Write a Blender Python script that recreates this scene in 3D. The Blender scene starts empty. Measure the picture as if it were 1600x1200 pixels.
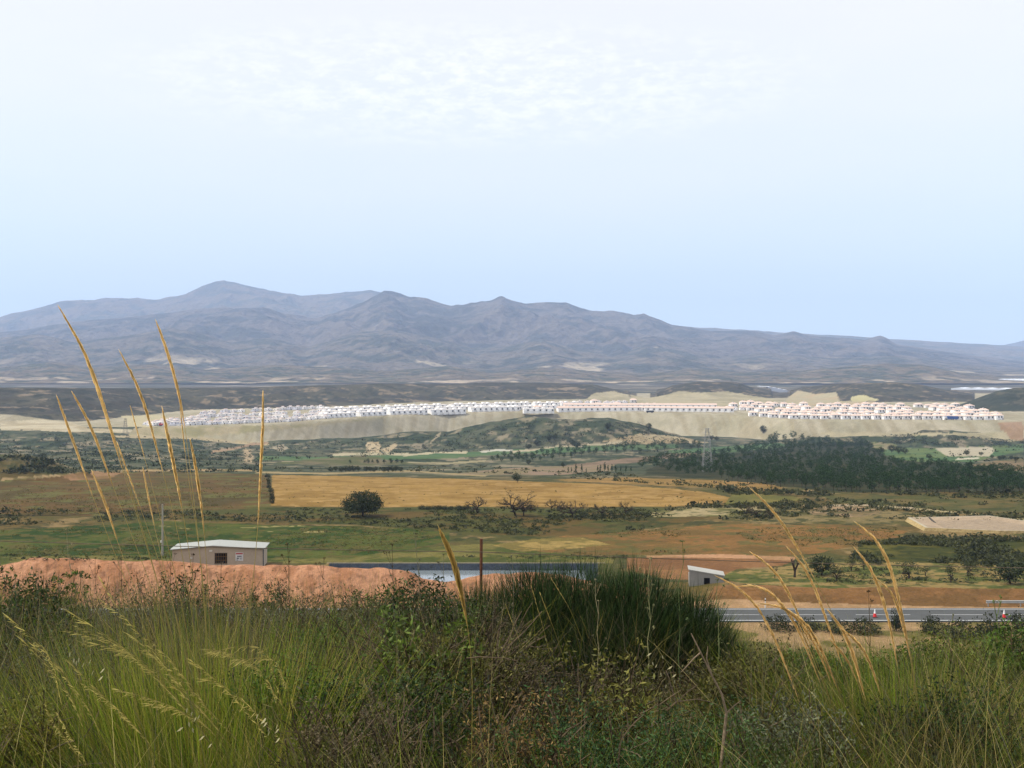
import bpy, math, random
import numpy as np
from mathutils import Vector
random.seed(7); RNG = np.random.default_rng(7)
HAZE = 7.8e-5
F = 1900.0; HZ = 565.0; PX0 = 800.0        # focal length and eye level measured on the photograph (1600 px wide)
scene = bpy.context.scene
COL = scene.collection
# ------------------------------------------------------------------ camera
cd = bpy.data.cameras.new("camera"); cam = bpy.data.objects.new("camera", cd); COL.objects.link(cam)
cd.sensor_width = 36.0; cd.lens = 36.0*F/1600.0; cd.shift_y = -35.0/1600.0
cd.clip_start = 0.05; cd.clip_end = 60000
cam.location = (0, 0, 0); cam.rotation_euler = (math.radians(90), 0, 0)
scene.camera = cam
# ------------------------------------------------------------------ world: thin bright veil over a clear sky
SUN_EL, SUN_AZ = 54.0, 272.0        # azimuth clockwise from +Y (view direction): from the left
w = bpy.data.worlds.new("World"); scene.world = w; w.use_nodes = True
nt = w.node_tree; N = nt.nodes; L = nt.links
for n in list(N): N.remove(n)
out = N.new('ShaderNodeOutputWorld'); bg = N.new('ShaderNodeBackground'); bg.inputs['Strength'].default_value = 0.1
sky = N.new('ShaderNodeTexSky'); sky.sky_type = 'NISHITA'; sky.sun_disc = False
sky.sun_elevation = math.radians(SUN_EL); sky.sun_rotation = math.radians(SUN_AZ); sky.air_density = 1.0; sky.dust_density = 2.0
tc = N.new('ShaderNodeTexCoord'); sep = N.new('ShaderNodeSeparateXYZ'); L.new(tc.outputs['Generated'], sep.inputs[0])
ramp = N.new('ShaderNodeValToRGB'); L.new(sep.outputs['Z'], ramp.inputs[0])
cr = ramp.color_ramp; cr.elements[0].position = 0.0; cr.elements[0].color = (.82, 1.0, 1.09, 1)
cr.elements[1].position = 0.30; cr.elements[1].color = (.90, .885, .965, 1)
for p, c in ((.035, (.77, .95, 1.07, 1)), (.07, (.72, .86, .965, 1)), (.12, (.78, .865, .96, 1)), (.19, (.85, .885, .965, 1))):
    e = cr.elements.new(p); e.color = c
def noise_node(scale, detail, rough, stretch):
    m = N.new('ShaderNodeMapping'); m.inputs['Scale'].default_value = stretch; L.new(tc.outputs['Generated'], m.inputs[0])
    n = N.new('ShaderNodeTexNoise'); n.inputs['Scale'].default_value = scale; n.inputs['Detail'].default_value = detail
    n.inputs['Roughness'].default_value = rough; L.new(m.outputs[0], n.inputs['Vector']); return n
n1 = noise_node(2.6, 4, .55, (1, 1, 4.5)); n2 = noise_node(42, 8, .75, (1, 1, 2.6))
def math_node(op, a, b=None, clamp=False):
    m = N.new('ShaderNodeMath'); m.operation = op; m.use_clamp = clamp
    for i, v in enumerate((a, b)):
        if v is None: continue
        if isinstance(v, (int, float)): m.inputs[i].default_value = v
        else: L.new(v, m.inputs[i])
    return m.outputs[0]
# broad pale veil
veil = math_node('MULTIPLY', math_node('SUBTRACT', n1.outputs[0], .42, False), 2.2, True)
elev = math_node('MULTIPLY', math_node('SUBTRACT', sep.outputs['Z'], .03), 4.0, True)
veil = math_node('MULTIPLY', veil, math_node('ADD', math_node('MULTIPLY', elev, .62), .12), True)
# a mottled bright patch high above the middle
dx = math_node('DIVIDE', math_node('ADD', sep.outputs['X'], .03), .30); dz = math_node('DIVIDE', math_node('SUBTRACT', sep.outputs['Z'], .222), .055)
rr = math_node('ADD', math_node('MULTIPLY', dx, dx), math_node('MULTIPLY', dz, dz))
patch = math_node('SUBTRACT', 1.0, rr, True)
patch = math_node('MULTIPLY', patch, math_node('MULTIPLY', math_node('SUBTRACT', n2.outputs[0], .44), 6.0, True), True)
mix1 = N.new('ShaderNodeMix'); mix1.data_type = 'RGBA'; L.new(veil, mix1.inputs[0]); L.new(ramp.outputs[0], mix1.inputs[6]); mix1.inputs[7].default_value = (.95, .93, .99, 1)
mix2 = N.new('ShaderNodeMix'); mix2.data_type = 'RGBA'; L.new(math_node('MULTIPLY', patch, .6), mix2.inputs[0]); L.new(mix1.outputs[2], mix2.inputs[6]); mix2.inputs[7].default_value = (1.12, 1.10, 1.10, 1)
scl = N.new('ShaderNodeVectorMath'); scl.operation = 'SCALE'; scl.inputs['Scale'].default_value = 9.9; L.new(mix2.outputs[2], scl.inputs[0])
mix3 = N.new('ShaderNodeMix'); mix3.data_type = 'RGBA'; mix3.inputs[0].default_value = .9; L.new(sky.outputs[0], mix3.inputs[6]); L.new(scl.outputs[0], mix3.inputs[7])
L.new(mix3.outputs[2], bg.inputs['Color']); L.new(bg.outputs[0], out.inputs[0])
# ------------------------------------------------------------------ sun through the veil
sd = bpy.data.lights.new("sun", 'SUN'); sd.energy = 4.5; sd.angle = math.radians(1.5); sd.color = (1.0, .94, .84)
sun = bpy.data.objects.new("sun", sd); COL.objects.link(sun)
_e, _a = math.radians(SUN_EL), math.radians(SUN_AZ)
sv = Vector((math.sin(_a)*math.cos(_e), math.cos(_a)*math.cos(_e), math.sin(_e)))
sun.rotation_euler = (-sv).to_track_quat('-Z', 'Y').to_euler(); sun.location = (-20, -20, 40)
scene.view_settings.view_transform = 'Standard'; scene.view_settings.look = 'None'
scene.view_settings.exposure = 0.25; scene.view_settings.gamma = 1.0
scene.render.engine = 'CYCLES'
cy = scene.cycles; cy.max_bounces = 5; cy.diffuse_bounces = 2; cy.transmission_bounces = 3; cy.volume_bounces = 1; cy.transparent_max_bounces = 4
# ------------------------------------------------------------------ numpy helpers
def S(r, g, b):                     # sRGB 0..255 -> linear
    f = lambda c: (c/255/12.92) if c/255 <= .04045 else ((c/255+.055)/1.055)**2.4
    return np.array([f(r), f(g), f(b)])
def _hash(ix, iy, seed):
    h = (ix.astype(np.int64)*374761393 + iy.astype(np.int64)*668265263 + seed*1442695041) & 0xffffffff
    h = ((h ^ (h >> 13))*1274126177) & 0xffffffff
    return ((h ^ (h >> 16)) & 0xffffff)/float(0xffffff)
def vnoise(x, y, seed=0):
    ix = np.floor(x); iy = np.floor(y); fx = x-ix; fy = y-iy
    fx = fx*fx*(3-2*fx); fy = fy*fy*(3-2*fy)
    a = _hash(ix, iy, seed); b = _hash(ix+1, iy, seed); c = _hash(ix, iy+1, seed); d = _hash(ix+1, iy+1, seed)
    return (a*(1-fx)+b*fx)*(1-fy)+(c*(1-fx)+d*fx)*fy
def fbm(x, y, oct=4, seed=0, gain=.5):
    s = 0; a = 1; t = 0
    for i in range(oct):
        s = s+a*vnoise(x*2**i+i*17.3, y*2**i-i*9.1, seed+i*7); t += a; a *= gain
    return s/t
def ridged(x, y, oct=4, seed=0):
    s = 0; a = 1; t = 0
    for i in range(oct):
        s = s+a*(1-np.abs(2*vnoise(x*2**i+i*5.7, y*2**i+i*3.3, seed+i*11)-1)); t += a; a *= .5
    return s/t
def prof(pts):
    xs, ys = zip(*pts); return lambda v: np.interp(v, xs, ys)
def sstep(a, b, v):
    t = np.clip((v-a)/(b-a), 0, 1); return t*t*(3-2*t)
def inpoly(px, py, poly):
    r = np.zeros(px.shape, bool); n = len(poly); j = n-1
    for i in range(n):
        xi, yi = poly[i]; xj, yj = poly[j]
        if yi != yj:
            c = ((yi > py) != (yj > py)) & (px < (xj-xi)*(py-yi)/(yj-yi)+xi); r ^= c
        j = i
    return r
# ------------------------------------------------------------------ terrain height  (depth below the eye, metres)
_P = [(0,1.55),(3,1.62),(6,1.95),(9,2.6),(12,3.7),(20,7.6),(35,14.2),(60,22.6),(85,27.8),(105,29.8),(118,30.3),(240,30.3),(270,31.2),(300,32.5),(380,37),
      (450,41.4),(600,51),(700,57),(900,68),(1050,74.6),(1200,80),(1250,82),(1500,86),(4000,86),(60000,86)]
_px = np.array([p[0] for p in _P]); _ph = np.array([p[1] for p in _P])
def base(d): return np.interp(d, _px, _ph)
PLAT = 61.6
yE = prof([(-300,668),(0,668),(200,667),(400,663),(500,657),(600,649),(700,645),(830,643),(900,643),(1140,648),(1240,655),(1600,657),(1900,657)])
def dE(px): return F*PLAT/(yE(px)-HZ)
mesa_top = prof([(-400,610),(0,607),(200,608),(400,606),(500,603),(600,600),(700,601),(760,598),(860,599),(930,602),(985,616),(1005,622),(1025,616),(1050,603),(1090,597),(1150,598),(1195,612),(1225,618),(1255,606),(1300,601),(1400,598),(1440,602),(1500,616),(1560,624),(1900,626)])
mesa_base = prof([(-400,672),(0,666),(120,660),(200,652),(300,641),(500,636),(650,629),(800,625),(900,624),(1000,624),(1190,622),(1250,622),(1330,629),(1450,628),(1600,628),(1900,628)])
hill_top = prof([(-400,760),(380,705),(420,690),(560,684),(610,678),(650,674),(700,676),(760,662),(820,652),(850,652),(900,655),(950,653),(1000,662),(1030,672),(1065,683),(1100,694),(1180,705),(1800,720)])
rs_top = prof([(-400,740),(1080,705),(1180,692),(1250,684),(1300,684),(1370,682),(1410,684),(1440,674),(1490,674),(1530,678),(1560,686),(1620,690),(1800,690)])
far_top = prof([(-400,660),(1400,655),(1455,645),(1500,634),(1530,622),(1560,611),(1585,606),(1620,604),(1700,600),(1900,598)])
lb_top = prof([(-400,672),(0,676),(80,672),(160,676),(260,684),(350,692),(430,706),(520,722),(1900,740)])
mound = prof([(-400,890),(-100,886),(0,885),(28,878),(50,870),(110,871),(160,875),(270,877),(330,881),(480,882),(540,885),(600,888),(640,893),(660,903),(700,907),(725,905),(750,899),(800,894),(850,894),(900,903),(960,916),(1000,940),(1900,960)])
def G(px, d):
    X = (px-PX0)/F*d
    H = base(d)
    # waves in the dry valley and the badlands
    bd = sstep(420, 700, d)*(1-sstep(1150, 1250, d))
    H = H - bd*9*(ridged(X/150, d/150, 4, 3)-.55)*(1+.8*sstep(500, -100, px))
    H = H - sstep(190, 230, d)*(1-sstep(600, 700, d))*1.0*(fbm(X/40, d/40, 3, 5)-.5)
    # badland rim at left
    hl = (lb_top(px)-HZ)/F*1050 - 3*(ridged(X/60, d/60, 3, 31)-.5)
    t = np.where(d < 1050, np.clip((1050-d)/330, 0, 1), np.clip((d-1050)/130, 0, 1))
    H = np.minimum(H, hl+(base(d)+8-hl)*sstep(0, 1, t))
    hl2 = (prof([(-400,700),(0,710),(40,712),(80,722),(130,738),(170,760),(1900,800)])(px)-HZ)/F*400
    t = np.clip(np.abs(d-400)/60, 0, 1)
    H = np.minimum(H, hl2+(base(d)+6-hl2)*sstep(0, 1, t)-1.2*(ridged(X/9, d/14, 3, 8)-.5)*(1-t))
    # scrub hill in the middle and mounds at right, before the embankment
    for top, d0, wf, wb, sd_ in ((hill_top, 1110, 170, 110, 41), (rs_top, 1130, 110, 70, 43)):
        ht = (top(px)-HZ)/F*d0 - 2.5*(ridged(X/45, d/45, 4, sd_)-.55)
        t = np.where(d < d0, (d0-d)/wf, (d-d0)/wb); t = np.clip(t, 0, 1)
        H = np.minimum(H, ht+(base(d)+10-ht)*sstep(0, 1, t) - 3.5*(ridged(X/38, d/38, 4, sd_+2)-.5)*(1-t))
    # plateau and its embankment
    e = dE(px); t = sstep(0, 1, (e-d)/62)
    pl = PLAT - .5*(fbm(X/30, d/30, 3, 9)-.5) + 2.0*ridged(X/9, d/200, 3, 13)*t*(1-t)*4
    pl = pl + sstep(1900, 3000, d)*6 + sstep(3000, 5000, d)*6 - sstep(5500, 9000, d)*38
    pl = pl - sstep(2600, 4200, d)*(fbm(X/500, d/500, 4, 77)-.4)*16
    H = np.where(d > e, np.minimum(pl, H*0+pl), np.minimum(H, np.where(t < 1, pl+(base(d)+2-pl)*t, 1e9)))
    # mesas behind the estate
    hb = F*PLAT/(mesa_base(px)-HZ); dt = hb+300
    ht = (mesa_top(px)-HZ)/F*dt
    t = np.where(d < dt, (dt-d)/np.maximum(dt-hb, 20), (d-dt-60)/260); t = np.clip(t, 0, 1)
    m = ht+(PLAT+2.5-ht)*(t**.8) - (13*(ridged(X/75, d/150, 4, 21)-.5)+5*(ridged(X/28, d/60, 3, 22)-.5))*np.sin(np.pi*np.clip(t, 0, 1))
    ok = (d > 1150) & (ht < PLAT-.5)
    H = np.where(ok & (t < 1), np.minimum(H, m), H)
    # dark hill at the right edge
    ht = (far_top(px)-HZ)/F*1650
    t = np.clip(np.where(d < 1650, (1650-d)/230, (d-1650)/200), 0, 1)
    m = ht+(PLAT+3-ht)*sstep(0, 1, t) - 3*(ridged(X/50, d/50, 3, 25)-.5)*(1-t)
    H = np.where((d > 1300) & (ht < PLAT) & (t < 1), np.minimum(H, m), H)
    # spoil heap in front of the shed and the pond
    dm = 158.; hm = (mound(px)-HZ)/F*dm + .5*(fbm(X/2.2, d/2.2, 3, 51)-.5) + .35*(ridged(X/5, d/5, 2, 52)-.5)
    t = np.clip(np.where(d < dm, (dm-d)/8.5, (d-dm)/5.5), 0, 1)
    m = hm+(31-hm)*sstep(0, 1, t)
    H = np.where((hm < 30.3) & (t < 1), np.minimum(H, m), H)
    # pond basin behind the heap
    t = np.minimum(np.minimum((d-163.5)/1.5, (181-d)/1.6), np.minimum((px-515)/12, (935-px)/40))
    H = np.where((d > 160) & (d < 183), np.where(t > 0, H+1.3*np.clip(t, 0, 1), H), H)
    t2 = np.clip(1-np.abs(d-181.6)/.9, 0, 1)*((px > 510) & (px < 945))
    H = H-.35*t2
    # empty reservoir at right
    # road cutting
    c = sstep(1060, 1140, px)
    cut = np.interp(d, [118, 139, 148.5, 151, 156.5, 163, 240], [0, 0, 0, 0, -1.15, -.75, 0])
    H = H + c*cut
    # fore slope roughness
    H = H + (1-sstep(60, 120, d))*.12*(fbm(X/1.3, d/1.3, 3, 60)-.5)*np.minimum(d/6, 1)*2
    return H
def gz(x, y):
    """height of the ground sheet at plan positions, read back from its own grid"""
    x = np.atleast_1d(np.asarray(x, float)); y = np.atleast_1d(np.asarray(y, float)); p = x/y*F+PX0
    r = np.clip(np.searchsorted(rows, y)-1, 0, len(rows)-2); fr = np.clip((y-rows[r])/(rows[r+1]-rows[r]), 0, 1)
    c = np.clip((p-cols[0])/(cols[1]-cols[0]), 0, len(cols)-1.001); ci = c.astype(int); fc = c-ci
    h = (HG[r, ci]*(1-fc)+HG[r, ci+1]*fc)*(1-fr)+(HG[r+1, ci]*(1-fc)+HG[r+1, ci+1]*fc)*fr
    return -h
def hit(px, py, dmin=2.0, dmax=15000.0):
    """ground points seen at photo positions (px, py), vectorised; returns x, y, z"""
    px = np.atleast_1d(np.asarray(px, float)); py = np.atleast_1d(np.asarray(py, float))
    c = np.clip((px-cols[0])/(cols[1]-cols[0]), 0, len(cols)-1.001).astype(int)
    h = HG[:, c]; see = (py-HZ)[None]/F*rows[:, None]-h; see[rows < dmin] = -1; see[-1] = 1
    i = np.argmax(see >= 0, 0); i = np.maximum(i, 1); k = np.arange(len(px)); a = see[i-1, k]; b = see[i, k]
    t = np.where(a < 0, np.clip(-a/np.maximum(b-a, 1e-9), 0, 1), 1); d = rows[i-1]+(rows[i]-rows[i-1])*t
    d = np.minimum(d, dmax); x = (px-PX0)/F*d
    return np.stack([x, d, gz(x, d)], 1)
def at(px, py, dmin=2.0): return Vector(hit([px], [py], dmin)[0])
# ------------------------------------------------------------------ mesh builder
class Geo:
    def __init__(s): s.v = []; s.c = []; s.f = []; s.n = 0
    def add(s, v, f, c=(.5, .5, .5)):
        v = np.asarray(v, float).reshape(-1, 3); c = np.asarray(c, float)
        if c.ndim == 1: c = np.tile(c, (len(v), 1))
        s.v.append(v); s.c.append(c)
        for g in (f if isinstance(f, list) else [f]):
            g = np.asarray(g, np.int64)
            if g.size: s.f.append(g+s.n)
        s.n += len(v)
    def build(s, name, mat, parent=None, smooth=False, loc=None):
        v = np.concatenate(s.v); c = np.concatenate(s.c)
        me = bpy.data.meshes.new(name); me.vertices.add(len(v)); me.vertices.foreach_set('co', v.astype(np.float32).ravel())
        tot = np.concatenate([np.full(len(g), g.shape[1]) for g in s.f]); li = np.concatenate([g.ravel() for g in s.f])
        me.loops.add(len(li)); me.loops.foreach_set('vertex_index', li.astype(np.int32))
        me.polygons.add(len(tot)); st = np.concatenate([[0], np.cumsum(tot)[:-1]])
        me.polygons.foreach_set('loop_start', st.astype(np.int32)); me.polygons.foreach_set('loop_total', tot.astype(np.int32))
        me.polygons.foreach_set('use_smooth', np.full(len(tot), smooth))
        a = me.color_attributes.new('Col', 'FLOAT_COLOR', 'POINT')
        a.data.foreach_set('color', np.concatenate([c, np.ones((len(c), 1))], 1).astype(np.float32).ravel())
        me.update(calc_edges=True); me.validate()
        for m in (mat if isinstance(mat, (list, tuple)) else [mat]): me.materials.append(m)
        o = bpy.data.objects.new(name, me); COL.objects.link(o)
        if parent: o.parent = parent
        if loc is not None: o.location = loc
        return o
def tag(o, label=None, cat=None, group=None, kind=None):
    if label: o['label'] = label
    if cat: o['category'] = cat
    if group: o['group'] = group
    if kind: o['kind'] = kind
    return o
def empty(name, loc, label=None, cat=None, group=None, rz=0):
    o = bpy.data.objects.new(name, None); COL.objects.link(o); o.location = loc; o.rotation_euler = (0, 0, rz); o.empty_display_size = .3
    return tag(o, label, cat, group)
def copy_tree(o, parent=None, keep=('label', 'category', 'group')):
    c = o.copy(); COL.objects.link(c); c.parent = parent
    for ch in o.children: copy_tree(ch, c)
    return c
# ------------------------------------------------------------------ materials
def material(name, rough=.9, dim=1.0, color=None, attr=True, scales=(), bump=0, bscale=5, transl=0, spec=.2, metal=0, emit=None):
    """procedural material: base colour (attribute or constant) broken up by world-sized noise"""
    m = bpy.data.materials.new(name); m.use_nodes = True; T = m.node_tree; n = T.nodes; l = T.links
    b = n['Principled BSDF']; b.inputs['Roughness'].default_value = rough; b.inputs['Specular IOR Level'].default_value = spec; b.inputs['Metallic'].default_value = metal
    if attr: a = n.new('ShaderNodeAttribute'); a.attribute_name = 'Col'; c = a.outputs['Color']
    else: r = n.new('ShaderNodeRGB'); r.outputs[0].default_value = (*color, 1); c = r.outputs[0]
    if dim != 1:
        v = n.new('ShaderNodeVectorMath'); v.operation = 'SCALE'; v.inputs['Scale'].default_value = dim; l.new(c, v.inputs[0]); c = v.outputs[0]
    tcn = n.new('ShaderNodeTexCoord')
    for sc, amp in scales:
        t = n.new('ShaderNodeTexNoise'); t.inputs['Scale'].default_value = sc; t.inputs['Detail'].default_value = 4; t.inputs['Roughness'].default_value = .6
        l.new(tcn.outputs['Object'], t.inputs['Vector'])
        mr = n.new('ShaderNodeMapRange'); mr.inputs[1].default_value = .3; mr.inputs[2].default_value = .7; mr.inputs[3].default_value = 1-amp; mr.inputs[4].default_value = 1+amp
        l.new(t.outputs[0], mr.inputs[0])
        v = n.new('ShaderNodeVectorMath'); v.operation = 'SCALE'; l.new(c, v.inputs[0]); l.new(mr.outputs[0], v.inputs['Scale']); c = v.outputs[0]
    l.new(c, b.inputs['Base Color'])
    if bump:
        t = n.new('ShaderNodeTexNoise'); t.inputs['Scale'].default_value = bscale; t.inputs['Detail'].default_value = 5
        l.new(tcn.outputs['Object'], t.inputs['Vector']); bm = n.new('ShaderNodeBump'); bm.inputs['Strength'].default_value = bump; bm.inputs['Distance'].default_value = 1/bscale
        l.new(t.outputs[0], bm.inputs['Height']); l.new(bm.outputs[0], b.inputs['Normal'])
    if transl:
        tr = n.new('ShaderNodeBsdfTranslucent'); l.new(c, tr.inputs[0]); mx = n.new('ShaderNodeMixShader'); mx.inputs[0].default_value = transl
        l.new(b.outputs[0], mx.inputs[1]); l.new(tr.outputs[0], mx.inputs[2]); l.new(mx.outputs[0], n['Material Output'].inputs[0])
    return m
M = {}
M['ground'] = material('dry_ground', scales=((.12, .10), (.9, .16), (5, .2)), bump=.5, bscale=1.5, spec=.05)
M['mount'] = material('mountain_scrub', dim=.72, scales=((.006, .22), (.03, .28)), bump=1.0, bscale=.02, spec=.0)
M['leaf'] = material('leaves', dim=.6, rough=.65, scales=((3, .15),), transl=.35, spec=.25)
M['grass'] = material('grass_blades', dim=.72, rough=.7, transl=.42, spec=.2)
M['plume'] = material('feathery_plume', dim=1.0, rough=.7, transl=.5, spec=.2)
M['bark'] = material('bark', dim=.7, attr=True, scales=((9, .3),), bump=.5, bscale=20)
# ------------------------------------------------------------------ ground sheet
def zone_colours(px, py, X, d):
    """surface colours of the land (own colour of soil, stubble, scrub, turf; near ground darkened for shade)"""
    n = len(px); C = np.zeros((n, 3))
    j1 = (fbm(X/9+3, d/9, 3, 101)-.5); j2 = (fbm(X/9+30, d/9+9, 3, 102)-.5)
    def mix(c1, c2, f): f = f[:, None]; return c1*(1-f)+c2*f
    def sp(scale, lo, hi, seed, stretch=1): return sstep(lo, hi, fbm(X/scale, d/scale/stretch, 4, seed, .65))
    # general cover by distance
    olive = mix(S(116,98,54), S(92,90,46), sp(14, .4, .6, 1)); olive = mix(olive, S(156,132,88), sp(6, .56, .68, 2)*.8)
    olive = mix(olive, S(56,66,32), sp(3.5, .54, .62, 71)*.75)
    fore = mix(S(176,146,104), S(116,108,58), sp(5, .45, .62, 3))
    C[:] = olive; m = d < 143; C[m] = fore[m]
    m = d < 60; C[m] = mix(S(84,72,50), S(54,54,32), sp(1.5, .4, .6, 4))[m]  # ground under the near grass darkened so the gaps read as shade
    scrub = mix(S(72,84,58), S(104,106,80), sp(22, .4, .62, 5)); scrub = mix(scrub, S(170,156,126), sp(16, .56, .68, 6)*.75)
    scrub = mix(scrub, S(44,58,40), sp(8, .54, .6, 72)*.8)
    f = sstep(330, 470, d)[:, None]; C = C*(1-f)+scrub*f
    beige = mix(S(184,176,144), S(202,192,162), sp(40, .35, .65, 7)); beige = mix(beige, S(158,148,114), sp(18, .58, .7, 8)*.5)
    st_ = sstep(.45, .68, fbm(X/5, d/70, 4, 17, .6))[:, None]*.55; beige = beige*(1-st_)+S(168,154,118)*st_
    e = dE(px); f = (sstep(e-66, e-58, d)*sstep(200, 260, px+60*j1))[:, None]; C = C*(1-f)+beige*f
    m = (d > e); C[m] = beige[m]
    mesac = mix(S(78,74,60), S(96,92,72), sp(60, .4, .6, 9)); mesac = mix(mesac, S(160,142,114), sp(26, .6, .68, 10)*.8); mesac = mix(mesac, S(52,58,42), sp(13, .52, .6, 73)*.8)
    hb = F*PLAT/(mesa_base(px)-HZ); mz = (d > hb+12+40*j1) & (d > 1250) & (d < hb+900) & (mesa_top(px) < 619) ; C[mz] = mesac[mz]
    fr = (far_top(px) < 640) & (d > 1440) & (d < 1950) & (G(px, d) < PLAT-1.2)
    gm = mix(S(66,72,52), S(104,98,74), sp(25, .45, .65, 11)); gm = mix(gm, S(46,54,36), sp(11, .5, .6, 74)*.8); C[fr] = gm[fr]
    plain = mix(S(112,104,88), S(82,84,66), sp(260, .4, .6, 12)); plain = mix(plain, S(168,156,132), sp(120, .6, .68, 13)*.8)
    m = d > 2500; C[m] = plain[m]
    def zone(poly, c1, c2=None, scale=10, lo=.4, hi=.6, jit=3.0, jx=None, seed=0, dmin=0, dmax=1e9, spk=None, rowsp=0):
        nonlocal C
        xs = [p[0] for p in poly]; ys = [p[1] for p in poly]
        b = (px > min(xs)-30) & (px < max(xs)+30) & (py > min(ys)-jit*2) & (py < max(ys)+jit*2) & (d > dmin) & (d < dmax)
        i = np.nonzero(b)[0]
        if not len(i): return
        q = inpoly(px[i]+j2[i]*(jx or jit*5), py[i]+j1[i]*jit*2, poly); i = i[q]
        if c2 is None: C[i] = c1
        else:
            f = sstep(lo, hi, fbm(X[i]/scale, d[i]/scale, 4, 200+seed, .65))[:, None]; C[i] = c1*(1-f)+c2*f
        if rowsp: C[i] = C[i]*(1+.32*(fbm((X[i]+.35*d[i])/40, (d[i]-.12*X[i])/rowsp, 3, 400+seed)-.5))[:, None]
        if spk is not None:
            f = (sstep(.56, .63, fbm(X[i]/(scale*.3), d[i]/(scale*.3), 3, 300+seed))*.8)[:, None]; C[i] = C[i]*(1-f)+spk*f
    def line(pts, w, c, c2=None, jit=1.0, **k):
        top = [(x, y-w/2) for x, y in pts]; bot = [(x, y+w/2) for x, y in pts][::-1]
        zone(top+bot, c, c2, jit=jit, **k)
    # --- far: scraped slopes and terraces round the estate
    bg_, bg2 = S(196,184,146), S(176,166,128)
    zone([(930,614),(960,611),(1010,622),(1035,618),(1060,611),(1090,613),(1140,612),(1165,617),(1200,622),(1215,626),(1215,634),(900,634)], bg_, bg2, 60, jit=1, jx=6, dmin=1500, dmax=2600)
    zone([(1226,634),(1232,620),(1246,610),(1258,612),(1275,616),(1306,613),(1312,626),(1370,628),(1372,634)], bg_, S(200,180,140), 60, jit=1, jx=6, dmin=1500, dmax=2600)
    zone([(1330,620),(1350,617),(1375,626),(1330,628)], S(214,204,150), jit=1, dmin=1500, dmax=2600)
    zone([(0,659),(60,655),(110,660),(135,668),(230,672),(230,678),(60,673),(0,672)], S(214,202,168), S(190,176,140), 30, jit=1.5, dmin=900, dmax=1600)
    zone([(190,650),(250,648),(280,662),(230,668),(200,666)], S(206,194,152), jit=1, dmin=900, dmax=1800)
    zone([(210,668),(460,664),(600,652),(560,658),(430,672),(340,680),(250,686),(200,680)], S(168,160,116), S(190,176,138), 25, jit=1.5, dmin=900, dmax=1500)
    line([(180,682),(300,684),(380,692),(420,694)], 4, S(196,180,140), dmin=700, dmax=1300)
    line([(330,706),(370,700),(395,694),(420,692)], 4, S(176,150,118), dmin=700, dmax=1300)
    line([(384,700),(386,712),(392,722)], 4, S(186,166,130), dmin=500, dmax=1300)
    zone([(378,702),(392,702),(396,722),(384,722)], S(186,166,130), dmin=500, dmax=1300)
    zone([(572,692),(592,690),(596,712),(574,712)], S(206,188,150), S(184,164,126), 9, jit=1.5, dmin=700, dmax=1250)
    zone([(596,702),(620,692),(618,700),(604,708)], S(196,178,140), jit=1.5, dmin=700, dmax=1250)
    line([(672,692),(680,684),(690,676)], 5, S(170,158,126), dmin=700, dmax=1250)
    zone([(425,700),(440,694),(452,700),(440,706)], S(176,164,134), jit=2, dmin=700)
    zone([(940,690),(1000,677),(1060,682),(1110,692),(1060,692),(960,694)], S(196,180,140), S(180,160,120), 14, jit=1, dmin=700, dmax=1200)
    zone([(1270,676),(1600,676),(1600,690),(1570,690),(1500,680),(1300,682)], bg_, bg2, 30, jit=1.5, dmin=900, dmax=1300)
    zone([(1555,659),(1600,659),(1600,690),(1580,686)], S(180,150,118), S(170,140,104), 20, jit=2, dmin=1100, dmax=1300)
    # --- golf course
    g1, g2 = S(86,116,72), S(104,126,82); sand = S(196,186,150)
    zone([(400,712),(500,714),(640,711),(770,704),(830,701),(930,703),(830,707),(700,716),(540,720),(400,719)], g1, g2, 30, jit=1, dmin=430, dmax=1100)
    line([(520,711),(560,709),(640,710)], 4, sand, dmin=500, dmax=1100)
    line([(630,712),(680,707),(730,707)], 3, sand, dmin=500, dmax=1100)
    line([(750,706),(775,703),(800,704)], 3, S(206,202,180), dmin=500, dmax=1100)
    line([(800,706),(870,699),(930,695),(980,690)], 3, S(196,184,150), dmin=500, dmax=1150)
    zone([(820,706),(880,698),(1060,694),(1060,700),(920,704),(840,710)], g1, g2, 20, jit=1, dmin=430, dmax=1150)
    zone([(1040,704),(1100,700),(1220,692),(1230,698),(1150,706),(1060,712)], g1, g2, 20, jit=1, dmin=430, dmax=1150)
    zone([(1360,700),(1480,700),(1600,694),(1600,705),(1560,712),(1520,722),(1440,722),(1360,716)], g1, S(112,128,76), 24, jit=1, dmin=430, dmax=1150)
    zone([(1510,728),(1540,722),(1600,716),(1600,735),(1520,736)], S(150,128,96), S(120,110,76), 12, jit=1, dmin=400, dmax=900)
    zone([(1460,700),(1550,698),(1554,705),(1545,713),(1480,713)], S(196,186,156), jit=.6, dmin=430, dmax=1150)
    line([(1494,717),(1530,716)], 3, S(206,200,172), dmin=430)
    zone([(1345,690),(1400,694),(1400,702),(1350,704)], S(160,146,110), S(120,124,76), 12, jit=1, dmin=430, dmax=1150)
    zone([(1010,736),(1050,716),(1100,712),(1190,704),(1260,692),(1360,690),(1370,704),(1400,718),(1500,728),(1600,738),(1600,770),(1340,770),(1200,758),(1100,748),(1010,742)], S(50,58,32), S(72,72,44), 12, jit=2, dmin=280, dmax=1100)
    zone([(840,740),(880,728),(960,718),(1070,708),(1110,708),(1000,722),(960,726),(900,735),(880,742)], S(150,128,104), S(130,112,88), 18, jit=1, dmin=400, dmax=900)
    zone([(700,742),(780,732),(870,728),(960,727),(950,736),(870,742)], S(156,134,110), S(140,128,92), 10, jit=1.5, dmin=330, dmax=900)
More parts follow.
